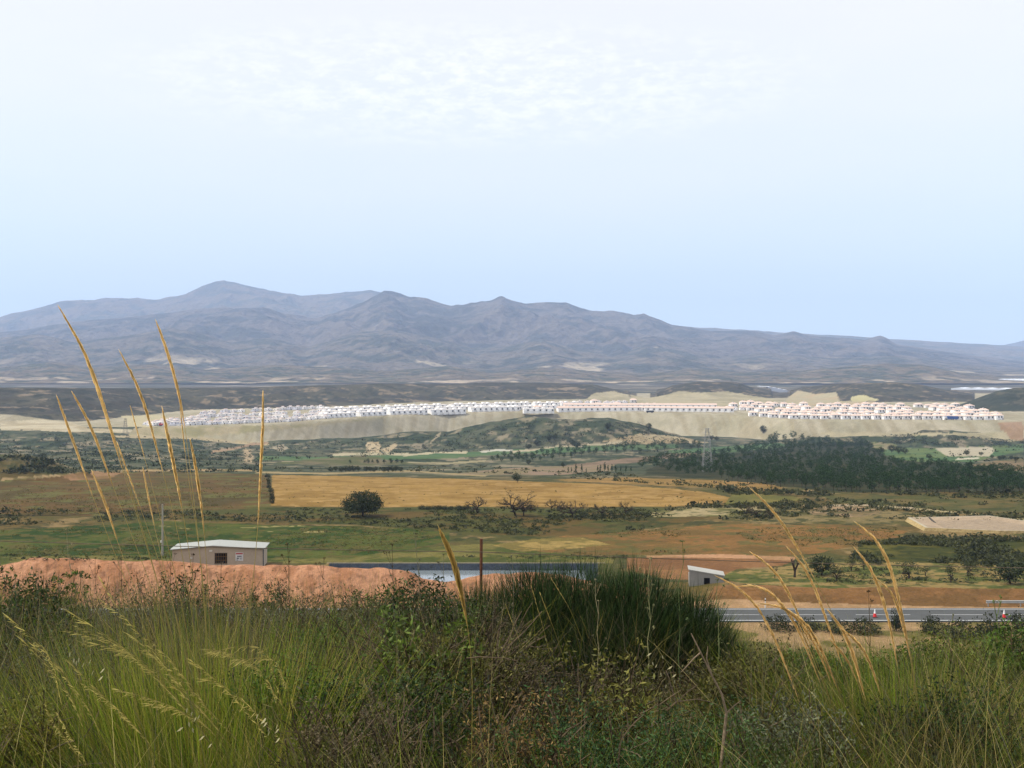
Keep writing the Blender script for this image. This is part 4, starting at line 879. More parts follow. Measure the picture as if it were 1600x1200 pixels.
# ------------------------------------------------------------------ scrub: many low bushes, one mass per tract
def scrub(name, label, polys, seed, pal, per=14, dmin=120):
    rng = np.random.default_rng(seed); g = Geo()
    for poly, n, s0, s1 in polys:
        xs = np.array([p[0] for p in poly]); ys = np.array([p[1] for p in poly])
        x = rng.uniform(xs.min(), xs.max(), n*4); y = rng.uniform(ys.min(), ys.max(), n*4)
        k = inpoly(x, y, poly); x = x[k][:n]; y = y[k][:n]
        if not len(x): continue
        p = hit(x, y, dmin); q = fbm(p[:, 0]/12, p[:, 1]/12, 3, seed) > .44; p = p[q]
        m = len(p); s = rng.uniform(s0, s1, m)*rng.choice([.6, 1, 1.5], m, p=[.5, .35, .15]); ci = np.repeat(np.arange(m), per)
        u = rng.normal(size=(m*per, 3)); u /= np.linalg.norm(u, axis=1)[:, None]; u[:, 2] = np.abs(u[:, 2])*.7; rr = rng.random((m*per, 1))**.4
        pos = p[ci]+u*rr*s[ci][:, None]; w_ = rng.random(m)[ci][:, None]; c = (pal[0]*(1-w_)+pal[1]*w_)*rng.uniform(.75, 1.2, (m*per, 1))
        leaf_quads(g, pos, s[ci]*.3, c, rng)
    return tag(g.build(name, M['leaf']), label, kind='stuff')
scrub('scrub', 'low dark scrub dotted over the valley floor', [
    ([(-100,792),(260,800),(430,792),(430,796),(1130,793),(1130,812),(1020,826),(840,838),(560,820),(260,812),(-100,825)], 2500, .3, .75),
    ([(1130,792),(1290,776),(1700,776),(1700,830),(1540,816),(1400,820),(1130,812)], 2000, .35, .9),
    ([(1280,766),(1640,770),(1640,778),(1280,776)], 260, .6, 1.3),
    ([(1340,848),(1440,838),(1700,838),(1700,885),(1400,886),(1330,876)], 2300, .35, .8),
    ([(820,742),(1230,756),(1240,768),(1130,764),(960,752)], 300, .5, 1.1), ([(1120,762),(1290,766),(1290,778),(1140,774)], 260, .5, 1.2),
    ([(1060,790),(1130,786),(1300,788),(1300,792),(1100,794)], 150, .5, 1.0),
    ([(850,800),(1020,800),(1000,812),(850,812)], 200, .3, .8),
    ([(430,730),(760,728),(1000,742),(1000,748),(700,738),(430,736)], 420, .5, 1.2),
    ([(430,744),(1130,770),(1100,788),(430,788)], 500, .12, .3), ([(1220,888),(1600,884),(1700,886),(1700,910),(1200,914)], 700, .15, .45),
    ([(-100,866),(520,872),(980,866),(980,874),(520,876),(-100,876)], 500, .15, .4),
    ], 3, (S(52,60,32), S(92,96,52)))
scrub('scrub', 'dark scrub on the dry hills below the estate', [
    ([(-100,674),(230,682),(420,692),(560,686),(700,680),(830,656),(1000,660),(1080,690),(1000,694),(830,702),(640,710),(420,720),(400,738),(-100,740)], 5200, .9, 1.9),
    ([(1200,690),(1300,686),(1440,676),(1560,686),(1640,692),(1640,702),(1400,694),(1240,694)], 1200, .9, 1.9),
    ([(1000,700),(1240,692),(1240,702),(1100,712),(1000,722)], 300, .8, 1.8),
    ([(1360,694),(1640,698),(1640,740),(1360,724)], 260, .6, 1.6)], 4, (S(50,62,38), S(84,92,60)), per=9, dmin=330)
# tufts on the stubble and the green field
scrub('field_weeds', 'small weeds and tufts speckling the fields', [
    ([(-100,760),(420,748),(425,790),(250,800),(-100,822)], 3600, .2, .42), ([(-100,828),(560,822),(700,832),(600,864),(-100,872)], 5200, .15, .34),
    ([(830,838),(1040,826),(1400,824),(1400,845),(1250,866),(900,866)], 3600, .15, .36)], 5, (S(62,70,28), S(140,128,66)), per=7)
# shrubs beside the road
for px, py, h, w_, lb in [(1215,984,26,60,'low dark shrub at the left of the row below the road'), (1262,985,24,60,'low brownish shrub in the row below the road, left of the plumes'), (1310,988,24,62,'low olive shrub in the middle of the row below the road'),
      (1352,990,26,60,'low olive shrub at the right end of the row below the road'), (1400,986,48,26,'tall narrow dark shrub between two grass plumes'), (1456,990,34,48,'leafy green shrub with open branches below the road'),
      (1500,1000,34,64,'brown and green shrub left of the broad dark one'), (1545,998,44,76,'broad dark shrub in front of the right-hand cone'), (1590,990,40,50,'green shrub at the right edge below the guardrail')]:
    put(dbush, 1.5, px, py, h, lb, 'shrub', 'shrubs on the verge below the road', w_, 2.7, dmin=100)
bp = scatter([(1240,880),(1600,878),(1600,884),(1330,880)], 18, 9, 8, .2)
for K in (broad, small, almond, stump, orch, pine, cyp, bush, dbush): K.drop()
# ------------------------------------------------------------------ foreground growth on the brow
R5 = np.random.default_rng(55)
ceil_ = prof([(-300,885),(0,890),(60,898),(110,908),(250,906),(420,908),(500,912),(620,908),(700,910),(780,912),(860,900),(1120,950),(1180,985),(1240,1000),(1330,1006),(1420,1010),(1480,1000),(1560,985),(1700,975)])
def fg(px, d):
    x = (px-PX0)/F*d; return np.stack([x, d, gz(x, d).reshape(np.shape(x))], -1)
def room(px, d, z):                 # height from the ground to the skyline of the growth, in metres
    return np.maximum(-(ceil_(px)-HZ)/F*d - z, .05)
def blades(g, root, L_, az, lean, curl, wd, col, segs=4, tipcol=None, taper=1.0, twist=None):
    """curved tapering blades: root (n,3), length, lean azimuth, lean and curl amounts"""
    n = len(root); t = np.linspace(0, 1, segs+1)[None, :]
    h = np.stack([np.cos(az), np.sin(az), np.zeros(n)], 1)
    out_ = (lean[:, None]*t+curl[:, None]*t*t)*L_[:, None]; upz = (t*np.sqrt(np.clip(1-lean**2, .1, 1))[:, None]-.45*(curl[:, None]**1.0)*t*t)*L_[:, None]
    P_ = root[:, None]+h[:, None]*out_[..., None]; P_[..., 2] += upz
    a2 = az+math.pi/2 + (R5.uniform(-.9, .9, n) if twist is None else twist); s = np.stack([np.cos(a2), np.sin(a2), np.zeros(n)], 1)
    wv = (wd[:, None]*np.clip(1.02-t**1.5*taper, .04, 1))[..., None]*s[:, None]*.5
    v = np.stack([P_-wv, P_+wv], 2)       # n, segs+1, 2, 3
    idx = np.arange(n*(segs+1)*2).reshape(n, segs+1, 2)
    f = np.stack([idx[:, :-1, 0], idx[:, :-1, 1], idx[:, 1:, 1], idx[:, 1:, 0]], -1).reshape(-1, 4)
    c = np.repeat(col[:, None], segs+1, 1)
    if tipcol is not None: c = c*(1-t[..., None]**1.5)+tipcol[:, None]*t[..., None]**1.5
    g.add(v.reshape(-1, 3), f, np.repeat(c, 2, 1).reshape(-1, 3)); return P_
def pal(n, *cols, w=None):
    k = R5.choice(len(cols), n, p=w); return np.array(cols)[k]*R5.uniform(.4, 1.45, (n, 1))
GRN, GRN2, OLV, STRAW, GREY, DKG, BRN = S(84,118,26), S(132,152,38), S(134,136,48), S(196,176,104), S(120,116,92), S(44,60,28), S(92,74,48)
def field_of_grass(n, px0, px1, d0, d1, lo, hi, cols, w, wd=(.003,.007), seed=1, name='wild_grass', label=''):
    g = Geo(); px = R5.uniform(px0, px1, n); d = np.sqrt(R5.uniform(d0**2, d1**2, n)); p = fg(px, d)
    q = fbm(p[:, 0]/.5, p[:, 1]/.7, 3, seed); rm = room(px, d, p[:, 2]); bushy = (px > 770) & (px < 1175) & (d < 8.0); rm = np.where(bushy, np.minimum(rm, np.maximum(-(1075-HZ)/F*d-p[:, 2], .08)), rm); h = np.minimum(R5.uniform(lo, hi, n)*(.45+1.1*q), rm*R5.uniform(.55, 1.08, n))
    dry = q > .52; c = np.where(dry[:, None], pal(n, *cols[0], w=w[0]), pal(n, *cols[1], w=w[1]))
    az = R5.uniform(0, 6.28, n)*.6+math.pi*.7+R5.normal(size=n)*.6
    blades(g, p, h*1.12, az, R5.uniform(.02, .45, n), R5.uniform(.05, .5, n), R5.uniform(*wd, n)*np.clip(d/5, .8, 2), c*.46, 4, c*.95)  # blade roots coloured darker than tips, as shade low in the grass
    return tag(g.build(name, M['grass']), label, kind='stuff')
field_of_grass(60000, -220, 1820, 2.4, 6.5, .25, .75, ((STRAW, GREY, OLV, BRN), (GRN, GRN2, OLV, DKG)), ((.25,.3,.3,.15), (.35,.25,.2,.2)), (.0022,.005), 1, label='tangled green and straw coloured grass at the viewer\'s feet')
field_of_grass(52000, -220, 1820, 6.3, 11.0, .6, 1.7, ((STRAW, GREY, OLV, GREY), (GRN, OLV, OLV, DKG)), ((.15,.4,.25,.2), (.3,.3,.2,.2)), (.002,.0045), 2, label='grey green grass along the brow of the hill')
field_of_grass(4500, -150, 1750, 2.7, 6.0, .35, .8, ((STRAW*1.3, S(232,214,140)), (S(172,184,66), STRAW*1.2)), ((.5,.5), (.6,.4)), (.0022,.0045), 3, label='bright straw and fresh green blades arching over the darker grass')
# very fine dry haze of twigs and seed stalks above the grass
g = Geo(); n = 6500; px = R5.uniform(-200, 1800, n); d = R5.uniform(4.5, 10.5, n); p = fg(px, d); rm = room(px, d, p[:, 2]); rm = np.where((px > 780) & (px < 1160), rm*.5, rm)
c = pal(n, GREY, S(150,138,104), S(96,84,62), OLV); blades(g, p, rm*R5.uniform(.7, 1.2, n), R5.uniform(0, 6.28, n), R5.uniform(0, .3, n), R5.uniform(0, .2, n), R5.uniform(.0016, .003, n), c, 4, c)
tag(g.build('dry_stems', M['grass']), 'fine grey dry stems standing through the grass', kind='stuff')
# --- shrubs
def thicket(name, px, d, wpx, ytop, label, pal2, leaf, nlimb=16, per=26, seed=0, bark=S(92,78,60), group=None, up=.9, nclump=90, narrow=.35, cat='shrub', low=.0):
    rng = np.random.default_rng(seed+900); b = fg(np.array(float(px)), np.array(float(d))); hgt = -(ytop-HZ)/F*d-b[2]; rad = wpx/F*d/2
    t = empty(name, tuple(b), label, cat, group); st = Geo(); tips = []
    for i in range(nlimb):
        a = rng.uniform(0, 6.28); r = rad*rng.uniform(0, .35)
        k0 = len(tips); limb(st, rng, (math.cos(a)*r, math.sin(a)*r, -.05), (math.cos(a)*rad/hgt*.75, math.sin(a)*rad/hgt*.75, up), hgt*.5, .009, 2, tips, bark, .5, .25, 3)
    tips = np.array(tips); tips[:, 2] = np.clip(tips[:, 2], .03, hgt*1.0); rr = np.hypot(tips[:, 0], tips[:, 1]); tips[:, :2] *= np.minimum(1, rad/np.maximum(rr, 1e-3))[:, None]
    st.build('stem', M['bark'], t)
    u = clumps(rng, nclump, rad*.95, hgt*.5, hgt*.48, .95, .3); u[:, 2] = np.clip(u[:, 2], low*hgt, hgt); cc = np.concatenate([tips, u])
    lf = Geo(); cover(lf, rng, cc, min(rad, hgt)*.24, per, leaf, (pal2[0]*.65, pal2[1]*1.1), narrow=narrow, lo=.3, hi=1.55); lf.build('foliage', M['leaf'], t); return t
LF1 = (S(56,90,26), S(98,126,42)); LF2 = (S(80,84,34), S(122,118,54)); LF3 = (S(36,56,22), S(70,94,34)); LF4 = (S(92,112,40), S(124,134,56)); LF5 = (S(96,76,48), S(104,104,56))
for a in [('leafy_shrub', 675, 7.0, 150, 908, 'dark leafy shrub left of the broom bush, behind the fuzzy centre plume', LF3, .013, 18, 30, 1),
          ('leafy_shrub', 560, 8.2, 130, 922, 'small leafy shrub in front of the pond, left of the darker one', LF1, .013, 12, 26, 2),
          ('leafy_shrub', 20, 7.0, 130, 893, 'dark leafy shrub at the left edge of the brow', LF3, .014, 16, 28, 3),
          ('leafy_shrub', 112, 8.4, 50, 900, 'little green shrub before the left end of the soil heap', LF1, .014, 6, 22, 4),
          ('leafy_shrub', 300, 8.6, 90, 892, 'dark ragged shrub below the shed', LF3, .013, 10, 20, 5), ('leafy_shrub', 425, 8.6, 60, 900, 'small dark shrub below the right corner of the shed', LF3, .013, 8, 20, 6),
          ('thorny_shrub', 725, 5.3, 270, 1000, 'brown and green thorny shrub filling the centre below the broom bush', LF2, .010, 34, 34, 7),
          ('thorny_shrub', 1040, 5.6, 300, 1050, 'olive thorny shrub under the front of the broom bush', LF5, .010, 34, 34, 8),
          ('thorny_shrub', 620, 4.4, 260, 1050, 'low dark thorny shrub in the lower centre, left of the olive one', LF3, .010, 26, 30, 9),
          ('thorny_shrub', 1160, 5.4, 160, 1015, 'grey olive thorny shrub at the foot of the arching plumes', LF2, .010, 18, 28, 10),
          ('leafy_shrub', 1290, 6.2, 150, 1012, 'green leafy shrub behind the arching plumes', LF1, .012, 16, 26, 11),
          ('leafy_shrub', 1425, 6.6, 130, 1000, 'upright green shrub between the right plumes and the yellowish shrub', LF1, .012, 16, 26, 12),
          ('leafy_shrub', 1520, 6.4, 190, 985, 'large yellowish green shrub near the right edge', LF4, .012, 22, 30, 13),
          ('leafy_shrub', 1625, 5.8, 150, 968, 'tall green shrub cut by the right edge', LF1, .012, 16, 28, 14),
          ('leafy_shrub', 1500, 4.4, 260, 1075, 'dark low shrub in the lower right corner', LF3, .010, 22, 28, 15),
          ('leafy_shrub', 900, 4.0, 300, 1110, 'low green herb carpet plant in the lower middle right', (S(52,92,44), S(86,120,62)), .008, 22, 34, 16),
          ('leafy_shrub', 1110, 4.2, 260, 1100, 'low bright green herb at the foot of the dead branch', (S(60,96,44), S(88,118,60)), .008, 18, 30, 17),
          ('leafy_shrub', 500, 6.2, 190, 965, 'bushy green herb right of the left grass tussock', LF1, .009, 20, 30, 18),
          ('leafy_shrub', 130, 5.4, 230, 985, 'grey green bush behind the left drooping grass', (S(76,84,60), S(106,108,78)), .009, 20, 30, 19),
          ('leafy_shrub', 215, 7.6, 210, 918, 'grey green herb mass before the soil heap, left of the shed', (S(74,84,50), S(112,114,76)), .009, 24, 26, 21),
          ('leafy_shrub', 380, 7.8, 200, 918, 'fine grey green herb mass below the shed', (S(70,84,46), S(110,112,74)), .009, 24, 26, 22),
          ('leafy_shrub', 495, 7.6, 170, 920, 'pale grey twiggy herb mass between the shed and the pond', (S(92,88,62), S(124,118,84)), .009, 22, 24, 23),
          ('leafy_shrub', 610, 7.2, 150, 925, 'green herb mass below the pond water', (S(58,78,34), S(100,108,60)), .010, 20, 26, 24),
          ('leafy_shrub', 752, 7.0, 110, 940, 'grey olive twiggy herb at the left flank of the broom bush', (S(66,70,42), S(104,98,66)), .009, 18, 24, 25),
          ('leafy_shrub', 60, 6.2, 170, 950, 'dark green herb mass below the leafy shrub at the left edge', LF3, .011, 20, 26, 26),
          ('leafy_shrub', 430, 4.6, 200, 1030, 'olive herb mass just right of the left tussock', LF1, .009, 20, 30, 27),
          ('leafy_shrub', 860, 5.0, 240, 1035, 'dark brown green undergrowth at the foot of the broom bush', (S(48,50,28), S(82,74,44)), .009, 26, 30, 28),
          ('leafy_shrub', 668, 5.2, 130, 935, 'shrub with bright green leaf sprays left of the fuzzy centre plume', (S(70,100,34), S(120,140,56)), .017, 12, 9, 31),
          ('leafy_shrub', 940, 5.0, 150, 1010, 'yellow green leafy sprigs poking out before the dark broom bush', (S(110,118,44), S(150,144,70)), .014, 10, 8, 32),
          ('thorny_shrub', 560, 3.9, 170, 1080, 'grey brown leafless looking thorn bush in the lower left centre', (S(104,90,66), S(140,126,92)), .007, 20, 16, 33),
          ('thorny_shrub', 820, 4.0, 170, 1075, 'rusty brown dry herb in the lower centre', (S(120,88,48), S(160,132,76)), .008, 16, 16, 34),
          ('leafy_shrub', 1240, 4.3, 180, 1090, 'grey leaved herb between the dead branch and the right tussock', (S(100,108,80), S(140,146,112)), .009, 16, 20, 35),
          ('yellow_herb', -10, 3.9, 170, 1085, 'yellow green herb at the lower left edge', (S(150,136,40), S(120,124,50)), .008, 12, 26, 20)]:
    nm, px, d, w_, yt, lb, pl_, lf_, nl, pr, sd_ = a
    thicket(nm, px, d, w_, yt, lb, pl_, lf_, nl, pr, sd_, group=None, nclump=int(70+w_*.35) if pr > 12 else 20)
# --- broom bush: thousands of thin upright rushy stems
b = fg(np.array(912.), np.array(8.6)); br = empty('broom_bush', tuple(b), 'large dark green broom bush of fine upright stems in the middle foreground', 'bush')
lob = [(-.34,.0,.60,1.16,3000), (.36,-.05,.60,1.16,3200), (0,.15,.70,1.18,2600), (.74,-.1,.42,1.0,1900), (-.72,-.05,.40,1.02,1700), (-.95,-.1,.3,.80,1000), (.0,-.3,.62,.80,1800), (.98,-.05,.26,.62,700)]
for cxl, cyl, rad, hh, n in lob:
    n = int(n*3.6); g = Geo(); a = R5.uniform(0, 6.28, n); r = rad*np.sqrt(R5.random(n)); rx, ry = np.cos(a)*r, np.sin(a)*r
    dome = np.sqrt(np.clip(1-(r/rad/1.12)**2, 0, 1)); L_ = hh*dome*R5.uniform(.78, 1.03, n)+.1; z0 = R5.uniform(0, .95, n)**.8*hh*dome*.9
    root = np.stack([cxl+rx*.8, cyl+ry*.8, z0], 1); ln = np.minimum(np.maximum(L_-z0, .12)*R5.uniform(.5, 1, n), .27); a = a+R5.normal(size=n)*.7
    c = pal(n, S(40,62,30), S(52,76,38), S(30,44,22), S(70,88,50)); blades(g, root, ln, a, R5.uniform(.0, .45, n)+.45*r/rad, R5.uniform(-.2, .25, n), R5.uniform(.0025, .005, n), c*.6, 4, c*2.1)  # shaded core and highlights painted in: dark stem bases, light tips
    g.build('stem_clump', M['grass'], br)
# --- feather grasses
PL, PLG = S(246,216,152), S(178,164,94)
def plume(parent, pts, d0, d1, frac, width, name='stalk', hairs=170, col=PL, seed=0, rad=.0013, loose=.0):
    width = width*(.65 if pts[0][0] < 600 else .9) if loose == 0 else width
    """a stalk through the given outline (tip first) with a soft seed plume along its upper part"""
    pts = np.array(pts[::-1], float); m = len(pts); u = np.linspace(0, 1, m); uu = np.linspace(0, 1, 40)
    # smooth curve
    def cr_(vals): return np.interp(uu, u, vals)
    X_ = cr_(pts[:, 0]); Y_ = cr_(pts[:, 1])
    for _ in range(30): X_[1:-1] = (X_[:-2]+2*X_[1:-1]+X_[2:])/4; Y_[1:-1] = (Y_[:-2]+2*Y_[1:-1]+Y_[2:])/4
    al = np.concatenate([[0], np.cumsum(np.hypot(np.diff(X_), np.diff(Y_)))]); al /= al[-1]; X_ = np.interp(uu, al, X_); Y_ = np.interp(uu, al, Y_)
    D_ = d0+(d1-d0)*uu**1.3; W = np.stack([(X_-PX0)/F*D_, D_, -(Y_-HZ)/F*D_], 1)-np.array(parent.location)
    g = Geo(); tube(g, W, np.linspace(rad*1.25, rad*.45, 40), 4, np.linspace(0, 1, 40)[:, None]*(col-S(150,146,66))+S(150,146,66)); st = g.build(name, M['grass'], parent)
    rng = np.random.default_rng(int(abs(pts[0, 0]*7+pts[-1, 1]))); n = hairs; t = 1-frac*rng.random(n); k = t*39; i = np.clip(k.astype(int), 0, 38); f = (k-i)[:, None]
    base_ = W[i]*(1-f)+W[i+1]*f; tan = W[i+1]-W[i]; tan /= np.linalg.norm(tan, axis=1)[:, None]
    env = np.sin(np.pi*np.clip((1-t)/frac, .0, 1)**.8)**.7*.85+.1; sd_ = rng.normal(size=(n, 3)); sd_ -= (sd_*tan).sum(1)[:, None]*tan; sd_ /= np.linalg.norm(sd_, axis=1)[:, None]
    ln = (.03+.025*rng.random(n))*(width/.012)**.5 if loose == 0 else .012+.04*rng.random(n); wv = np.cross(tan, sd_); e = base_+tan*ln[:, None]+sd_*(width*env*rng.uniform(.25, 1.0, n))[:, None]+np.array([0, 0, -1])*(loose*env*rng.random(n))[:, None]
    md = (base_+e)/2+sd_*(width*env*.3)[:, None]; hw = rng.uniform(.0007, .0017, n)[:, None]*(1 if loose == 0 else .75)
    v = np.stack([base_-wv*hw*.5, base_+wv*hw*.5, md+wv*hw, e, md-wv*hw], 1); c = col*rng.uniform(.75, 1.3, (n, 1))
    g = Geo(); g.add(v.reshape(-1, 3), np.arange(n*5).reshape(n, 5), np.repeat(c, 5, 0)); g.build('plume', M['plume'], st); return st
def tussock(px, d, label, nb, Lr, lean_az, cols, spread=.22, droop=(.1,.6), wd=(.002,.004)):
    b = fg(np.array(float(px)), np.array(float(d))); t = empty('feather_grass', tuple(b), label, 'grass tussock')
    for q in range(3):
        n = nb//3; g = Geo(); a = R5.uniform(0, 6.28, n); r = spread*np.sqrt(R5.random(n)); root = np.stack([np.cos(a)*r, np.sin(a)*r*.8, np.full(n, -.05)], 1)
        az = np.where(R5.random(n) < .45, lean_az+R5.normal(size=n)*.5, a); c = pal(n, *cols)
        blades(g, root, R5.uniform(*Lr, n), az, R5.uniform(.0, .4, n), R5.uniform(*droop, n)*R5.random(n), R5.uniform(*wd, n), c*.75, 6, c*1.35); g.build('leaf_clump', M['grass'], t)
    return t
tl = tussock(315, 4.3, 'big tussock of feather grass at the left with tall golden plumes above the horizon', 4200, (.45,1.05), math.pi, (GRN, GRN2, S(150,156,52), S(172,160,70)), .42, (.05,.5))
for i, (pts, w_, fr) in enumerate([
    ([(97,488),(118,522),(136,556),(150,590),(160,625),(172,665),(186,705),(205,770),(235,860),(275,1000),(300,1150)], .0095, .34),
    ([(130,548),(142,580),(154,612),(166,650),(178,688),(190,730),(212,800),(245,900),(290,1050),(310,1180)], .010, .30),
    ([(92,628),(104,660),(118,700),(132,740),(150,790),(180,870),(240,1010),(290,1160)], .009, .28),
    ([(118,622),(136,652),(152,690),(166,730),(190,800),(225,880),(275,1020),(305,1170)], .009, .26),
    ([(193,560),(213,595),(228,635),(240,680),(252,730),(272,800),(295,900),(312,1040),(320,1180)], .010, .30),
    ([(248,513),(262,548),(274,590),(284,635),(290,665),(300,760),(316,880),(325,1000),(330,1180)], .011, .24),
    ([(256,650),(263,685),(270,720),(277,755),(284,790),(296,860),(310,960),(325,1160)], .012, .30),
    ([(299,696),(306,730),(311,765),(316,800),(322,860),(328,960),(332,1160)], .010, .30),
    ([(411,622),(412,660),(408,710),(406,770),(403,830),(396,910),(384,1010),(360,1180)], .010, .36),
    ([(148,746),(160,775),(172,805),(183,850),(215,930),(270,1060),(305,1180)], .009, .24),
    ([(186,700),(204,750),(225,810),(250,880),(290,1000),(315,1170)], .006, .2), ([(225,740),(236,800),(252,870),(280,980),(312,1160)], .006, .2),
    ([(205,640),(222,700),(240,770),(262,850),(290,960),(318,1160)], .004, .15), ([(282,640),(290,720),(303,800),(318,900),(330,1100)], .004, .15)]):
    plume(tl, pts, 4.35+R5.uniform(-.15, .15), 3.9+R5.uniform(-.25, .25), fr, w_, hairs=520 if w_ > .008 else 160)
td = tussock(330, 3.7, 'low drooping tussock of pale feathery grass at the bottom left', 900, (.35,.75), math.pi, (GRN, OLV, STRAW, GRN2), .3, (.1,.7))
for pts in [[(110,992),(150,1000),(210,1035),(270,1085),(330,1150),(380,1240)], [(100,960),(160,985),(230,1040),(300,1110),(350,1180),(380,1260)], [(30,1000),(70,1030),(110,1090),(150,1160),(180,1240)], [(120,1050),(170,1090),(220,1150),(260,1230)],
            [(0,960),(40,985),(80,1030),(105,1100),(120,1230)], [(320,1010),(370,1015),(410,1060),(440,1110),(470,1200)], [(290,1040),(340,1060),(400,1110),(450,1180),(480,1250)], [(200,1075),(260,1090),(310,1130),(350,1200)],
            [(150,920),(200,960),(260,1030),(320,1120),(360,1240)], [(205,1000),(250,1030),(310,1090),(370,1170),(400,1260)], [(330,1015),(400,1005),(430,1050),(460,1130),(490,1230)], [(60,1110),(90,1130),(125,1180),(150,1250)]]:
    for rep in range(2):
        q = [(x+(R5.uniform(-14, 14)+(rep*22)), y+R5.uniform(-10, 10)+rep*16) for x, y in pts]
        plume(td, q, 3.5, 3.2+R5.uniform(-.2, .2), .62, .0048, hairs=52, col=PLG*R5.uniform(.8, 1.2), loose=.03, rad=.0009)
tr_ = tussock(1400, 4.7, 'tussock of feather grass at the right whose plumes arch over to the left', 1300, (.4,.85), math.pi, (GRN, GRN2, OLV, S(140,134,60)), .3, (.05,.4))
for pts, w_, fr in [([(1128,905),(1150,915),(1168,928),(1188,952),(1204,982),(1218,1015),(1230,1045),(1240,1075),(1262,1130),(1300,1240)], .0085, .62),
    ([(1160,916),(1185,914),(1200,920),(1222,942),(1240,968),(1256,1000),(1275,1050),(1310,1140),(1340,1240)], .0085, .55),
    ([(1180,770),(1205,792),(1225,820),(1243,850),(1262,885),(1290,935),(1318,990),(1345,1060),(1380,1220)], .0075, .34),
    ([(1236,862),(1258,885),(1272,915),(1287,955),(1297,985),(1306,1010),(1330,1080),(1370,1240)], .0085, .5),
    ([(1180,868),(1202,882),(1222,905),(1236,935),(1248,960),(1270,1020),(1300,1090),(1345,1240)], .008, .42),
    ([(1340,862),(1358,880),(1372,910),(1382,945),(1390,975),(1396,1000),(1404,1050),(1412,1110),(1425,1240)], .0095, .5),
    ([(1346,824),(1368,838),(1385,865),(1396,900),(1404,935),(1410,965),(1420,1000),(1434,1070),(1450,1240)], .010, .46),
    ([(1378,912),(1394,925),(1404,950),(1412,985),(1420,1010),(1432,1080),(1446,1230)], .007, .4),
    ([(1195,944),(1225,946),(1250,968),(1270,1000),(1290,1040),(1310,1100),(1350,1240)], .009, .5),
    ([(1238,958),(1262,975),(1282,1010),(1298,1050),(1330,1130),(1365,1240)], .010, .45),
    ([(1300,962),(1322,990),(1334,1025),(1346,1070),(1365,1140),(1390,1240)], .011, .5),
    ([(1318,985),(1345,1005),(1362,1040),(1378,1090),(1395,1160),(1405,1240)], .008, .45),
    ([(1302,1005),(1325,1030),(1344,1075),(1368,1150),(1390,1240)], .006, .3), ([(1250,980),(1275,1040),(1300,1100),(1350,1240)], .004, .2)]:
    plume(tr_, pts, 4.75+R5.uniform(-.15, .15), 4.4+R5.uniform(-.2, .2), fr, w_, hairs=440)
tm = tussock(735, 3.7, 'single fuzzy pale plume rising in front of the pond left of the fence post', 220, (.25,.5), math.pi, (GRN, OLV, STRAW), .14)
plume(tm, [(693,842),(706,868),(714,895),(720,925),(728,960),(735,1000),(740,1060),(738,1130),(735,1240)], 3.75, 3.6, .36, .013, hairs=620, col=S(206,176,104))
ts = tussock(800, 6.2, 'sparse tuft of pale straw stems leaning in front of the dark broom bush', 200, (.3,.6), math.pi, (STRAW, OLV, GREY), .3)
for pts in [[(790,945),(815,1010),(845,1080)], [(830,915),(850,985),(868,1060)], [(845,930),(868,990),(885,1040)], [(862,905),(890,950),(910,1000)]]: plume(ts, pts, 6.2, 6.1, .5, .004, hairs=40, col=STRAW)
# --- dry stalks of last year's herbs
def dry_stalk(px, d, ytop, label, col=BRN, lean=0, side=5, seed=1, head=True):
    rng = np.random.default_rng(seed+int(px)); b = fg(np.array(float(px)), np.array(float(d))); h = -(ytop-HZ)/F*d-b[2]
    t = empty('dry_stalk', tuple(b), label, 'dry stalk', 'dry herb stalks on the brow'); g = Geo(); pts = [np.array([0, 0, -.03])]
    for i in range(8): pts.append(np.array([lean*((i+1)/8)**1.3+rng.normal()*.006, rng.normal()*.01, h*(i+1)/8]))
    pts = np.array(pts); tube(g, pts, np.linspace(.0035, .0012, 9), 4, col)
    g.build('stem', M['bark'], t)
    for k in range(side+1):
        hd = Geo()
        if k < side:
            i = rng.integers(4, 8); a = rng.uniform(0, 6.28); e = pts[i]+np.array([math.cos(a)*.05, math.sin(a)*.05, .06+.05*rng.random()]); tube(hd, [pts[i], (pts[i]+e)/2+np.array([0,0,-.006]), e], .0011, 3, col)
        else: e = pts[-1]; tube(hd, [e-np.array([0,0,.03]), e], .0012, 3, col)
        cover(hd, rng, np.array([e]), .010, 9, .006, (col*.8, col*1.2)); hd.build('seed_head', M['leaf'], t)
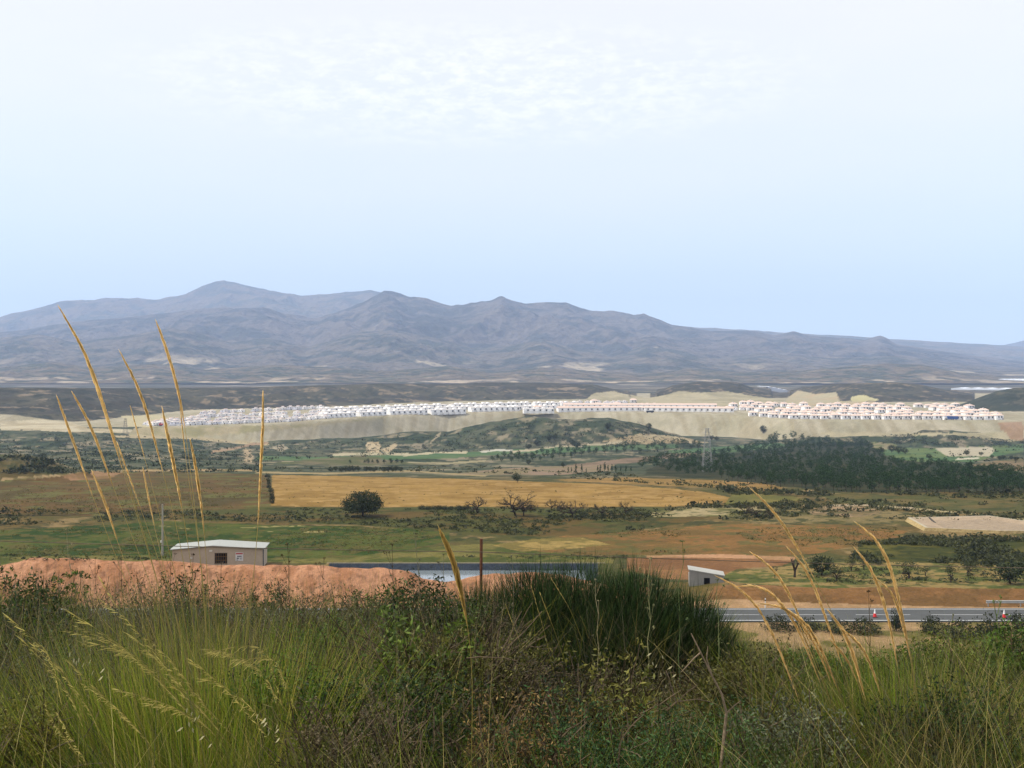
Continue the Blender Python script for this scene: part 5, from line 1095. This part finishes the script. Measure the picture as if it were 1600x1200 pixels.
for px, d, yt, lb, cl, ln in [(128,8.6,828,'pale leaning dry stalk at the far left above the green field',S(150,140,110),-.12),(146,8.8,872,'brown dry stalk rising before the left part of the soil heap',BRN,.02),(205,8.2,862,'dark dry stalk before the soil heap left of the utility pole',BRN,-.08),
    (272,8.4,858,'dark dry stalk crossing the left corner of the shed',BRN*.7,-.03),(290,8.0,866,'crooked dark stalk next to the left corner of the shed',BRN*.7,.05),(345,8.6,880,'thin dry stalk below the shed opening',BRN,.0),(448,8.4,850,'straight thin dry stalk right of the shed',BRN*.8,.02),(458,8.2,876,'branched brown stalk right of the shed',BRN,-.02),
    (500,8.8,872,'short dry stalk before the soil heap, left of the pond',BRN,.03),(624,8.0,852,'dark branched dry stalk before the left end of the pond water',BRN*.7,-.05),(676,8.2,818,'tall pale dry stalk crossing the pond water',GREY,-.14),(703,8.4,866,'thin grey dry stalk beside the fuzzy plume before the pond',GREY,-.05),
    (800,8.0,868,'grey dry stalk right of the fence post',GREY,.01),(936,7.9,905,'straight pale stalk rising in front of the broom bush',S(170,160,120),-.02),(1010,7.8,872,'pale stalk at the right half of the broom bush',S(160,160,110),.03),(1120,7.0,905,'pale green stalk at the right flank of the broom bush',S(130,140,90),0),
    (1060,7.6,845,'thin green stalk standing highest over the broom bush',S(90,110,60),.02),(1225,6.8,1000,'brown dry stalk among the roots of the plumes',BRN,-.03),(1360,6.8,925,'thin dry stalk between the right plumes',BRN,.0),(1475,6.6,960,'pale stalk over the yellowish shrub',S(150,150,100),.05),(1570,6.2,940,'slender green stalk at the right edge',S(110,130,60),-.03)]:
    dry_stalk(px, d, yt, lb, cl, ln)
# --- wild oats with pale hanging spikelets
def oat(px, d, pts, label):
    b = fg(np.array(float(px)), np.array(float(d))); t = empty('wild_oat', tuple(b), label, 'wild oat', None); rng = np.random.default_rng(int(px))
    P_ = np.array([((x-PX0)/F*d, d, -(y-HZ)/F*d) for x, y in [(px, 1260)]+pts])-b; g = Geo(); tube(g, P_, .0012, 4, S(150,146,84)); g.build('stem', M['grass'], t)
    for k in range(9):
        u = .55+.45*k/8; q = np.array([np.interp(u*(len(P_)-1), range(len(P_)), P_[:, j]) for j in range(3)]); e = q+np.array([rng.uniform(-.035, .035), rng.uniform(-.02, .02), -.025-rng.random()*.02]); dr = np.array([rng.uniform(-.018, .006), .002, -.012]); w_ = np.array([.0022, 0, .003])
        g = Geo(); g.add([e, e+dr*.5+w_, e+dr*1.3, e+dr*.5-w_], np.array([(0,1,2,3)]), S(226,218,170)); g.add([e, e+dr*.5+w_[[1,0,2]], e+dr*1.2, e+dr*.5-w_[[1,0,2]]], np.array([(0,1,2,3)]), S(210,200,150)); tube(g, [q, e], .0006, 3, S(160,150,90)); g.build('spikelet', M['leaf'], t)
oat(250, 3.3, [(225,1140),(180,1050),(140,1010),(118,1000)], 'wild oat with pale spikelets above the lower left grass')
oat(330, 3.3, [(318,1180),(305,1120),(292,1080)], 'wild oat with green white spikelets in the heart of the left tussock')
oat(470, 3.2, [(465,1200),(445,1140),(425,1105),(410,1100)], 'wild oat with many pale spikelets right of the left tussock')
oat(1070, 4.6, [(1060,1100),(1045,1040),(1022,1005)], 'wild oat with white spikelets before the dark broom bush')
# --- dead branch
b = fg(np.array(1122.), np.array(3.9)); t = empty('dead_branch', tuple(b), 'bare grey brown dead branch forking in front of the broom bush', 'branch')
def bp_(pts, d=3.9): return np.array([((x-PX0)/F*d, d, -(y-HZ)/F*d) for x, y in pts])-b
g = Geo(); tube(g, np.concatenate([[(0, 0, -.05)], bp_([(1126,1200),(1135,1115),(1128,1085),(1112,1055),(1095,1020),(1080,990)])]), np.linspace(.006, .002, 7), 6, S(150,130,104)); lb_ = g.build('main_stem', M['bark'], t)
for pts in ([(1136,1113),(1148,1102),(1156,1096)], [(1095,1020),(1085,1028),(1065,1050)], [(1112,1055),(1104,1030),(1106,1010)]):
    g = Geo(); tube(g, bp_(pts), np.linspace(.0032, .0012, 3), 5, S(150,130,104)); g.build('twig', M['bark'], t)
haze(HAZE)
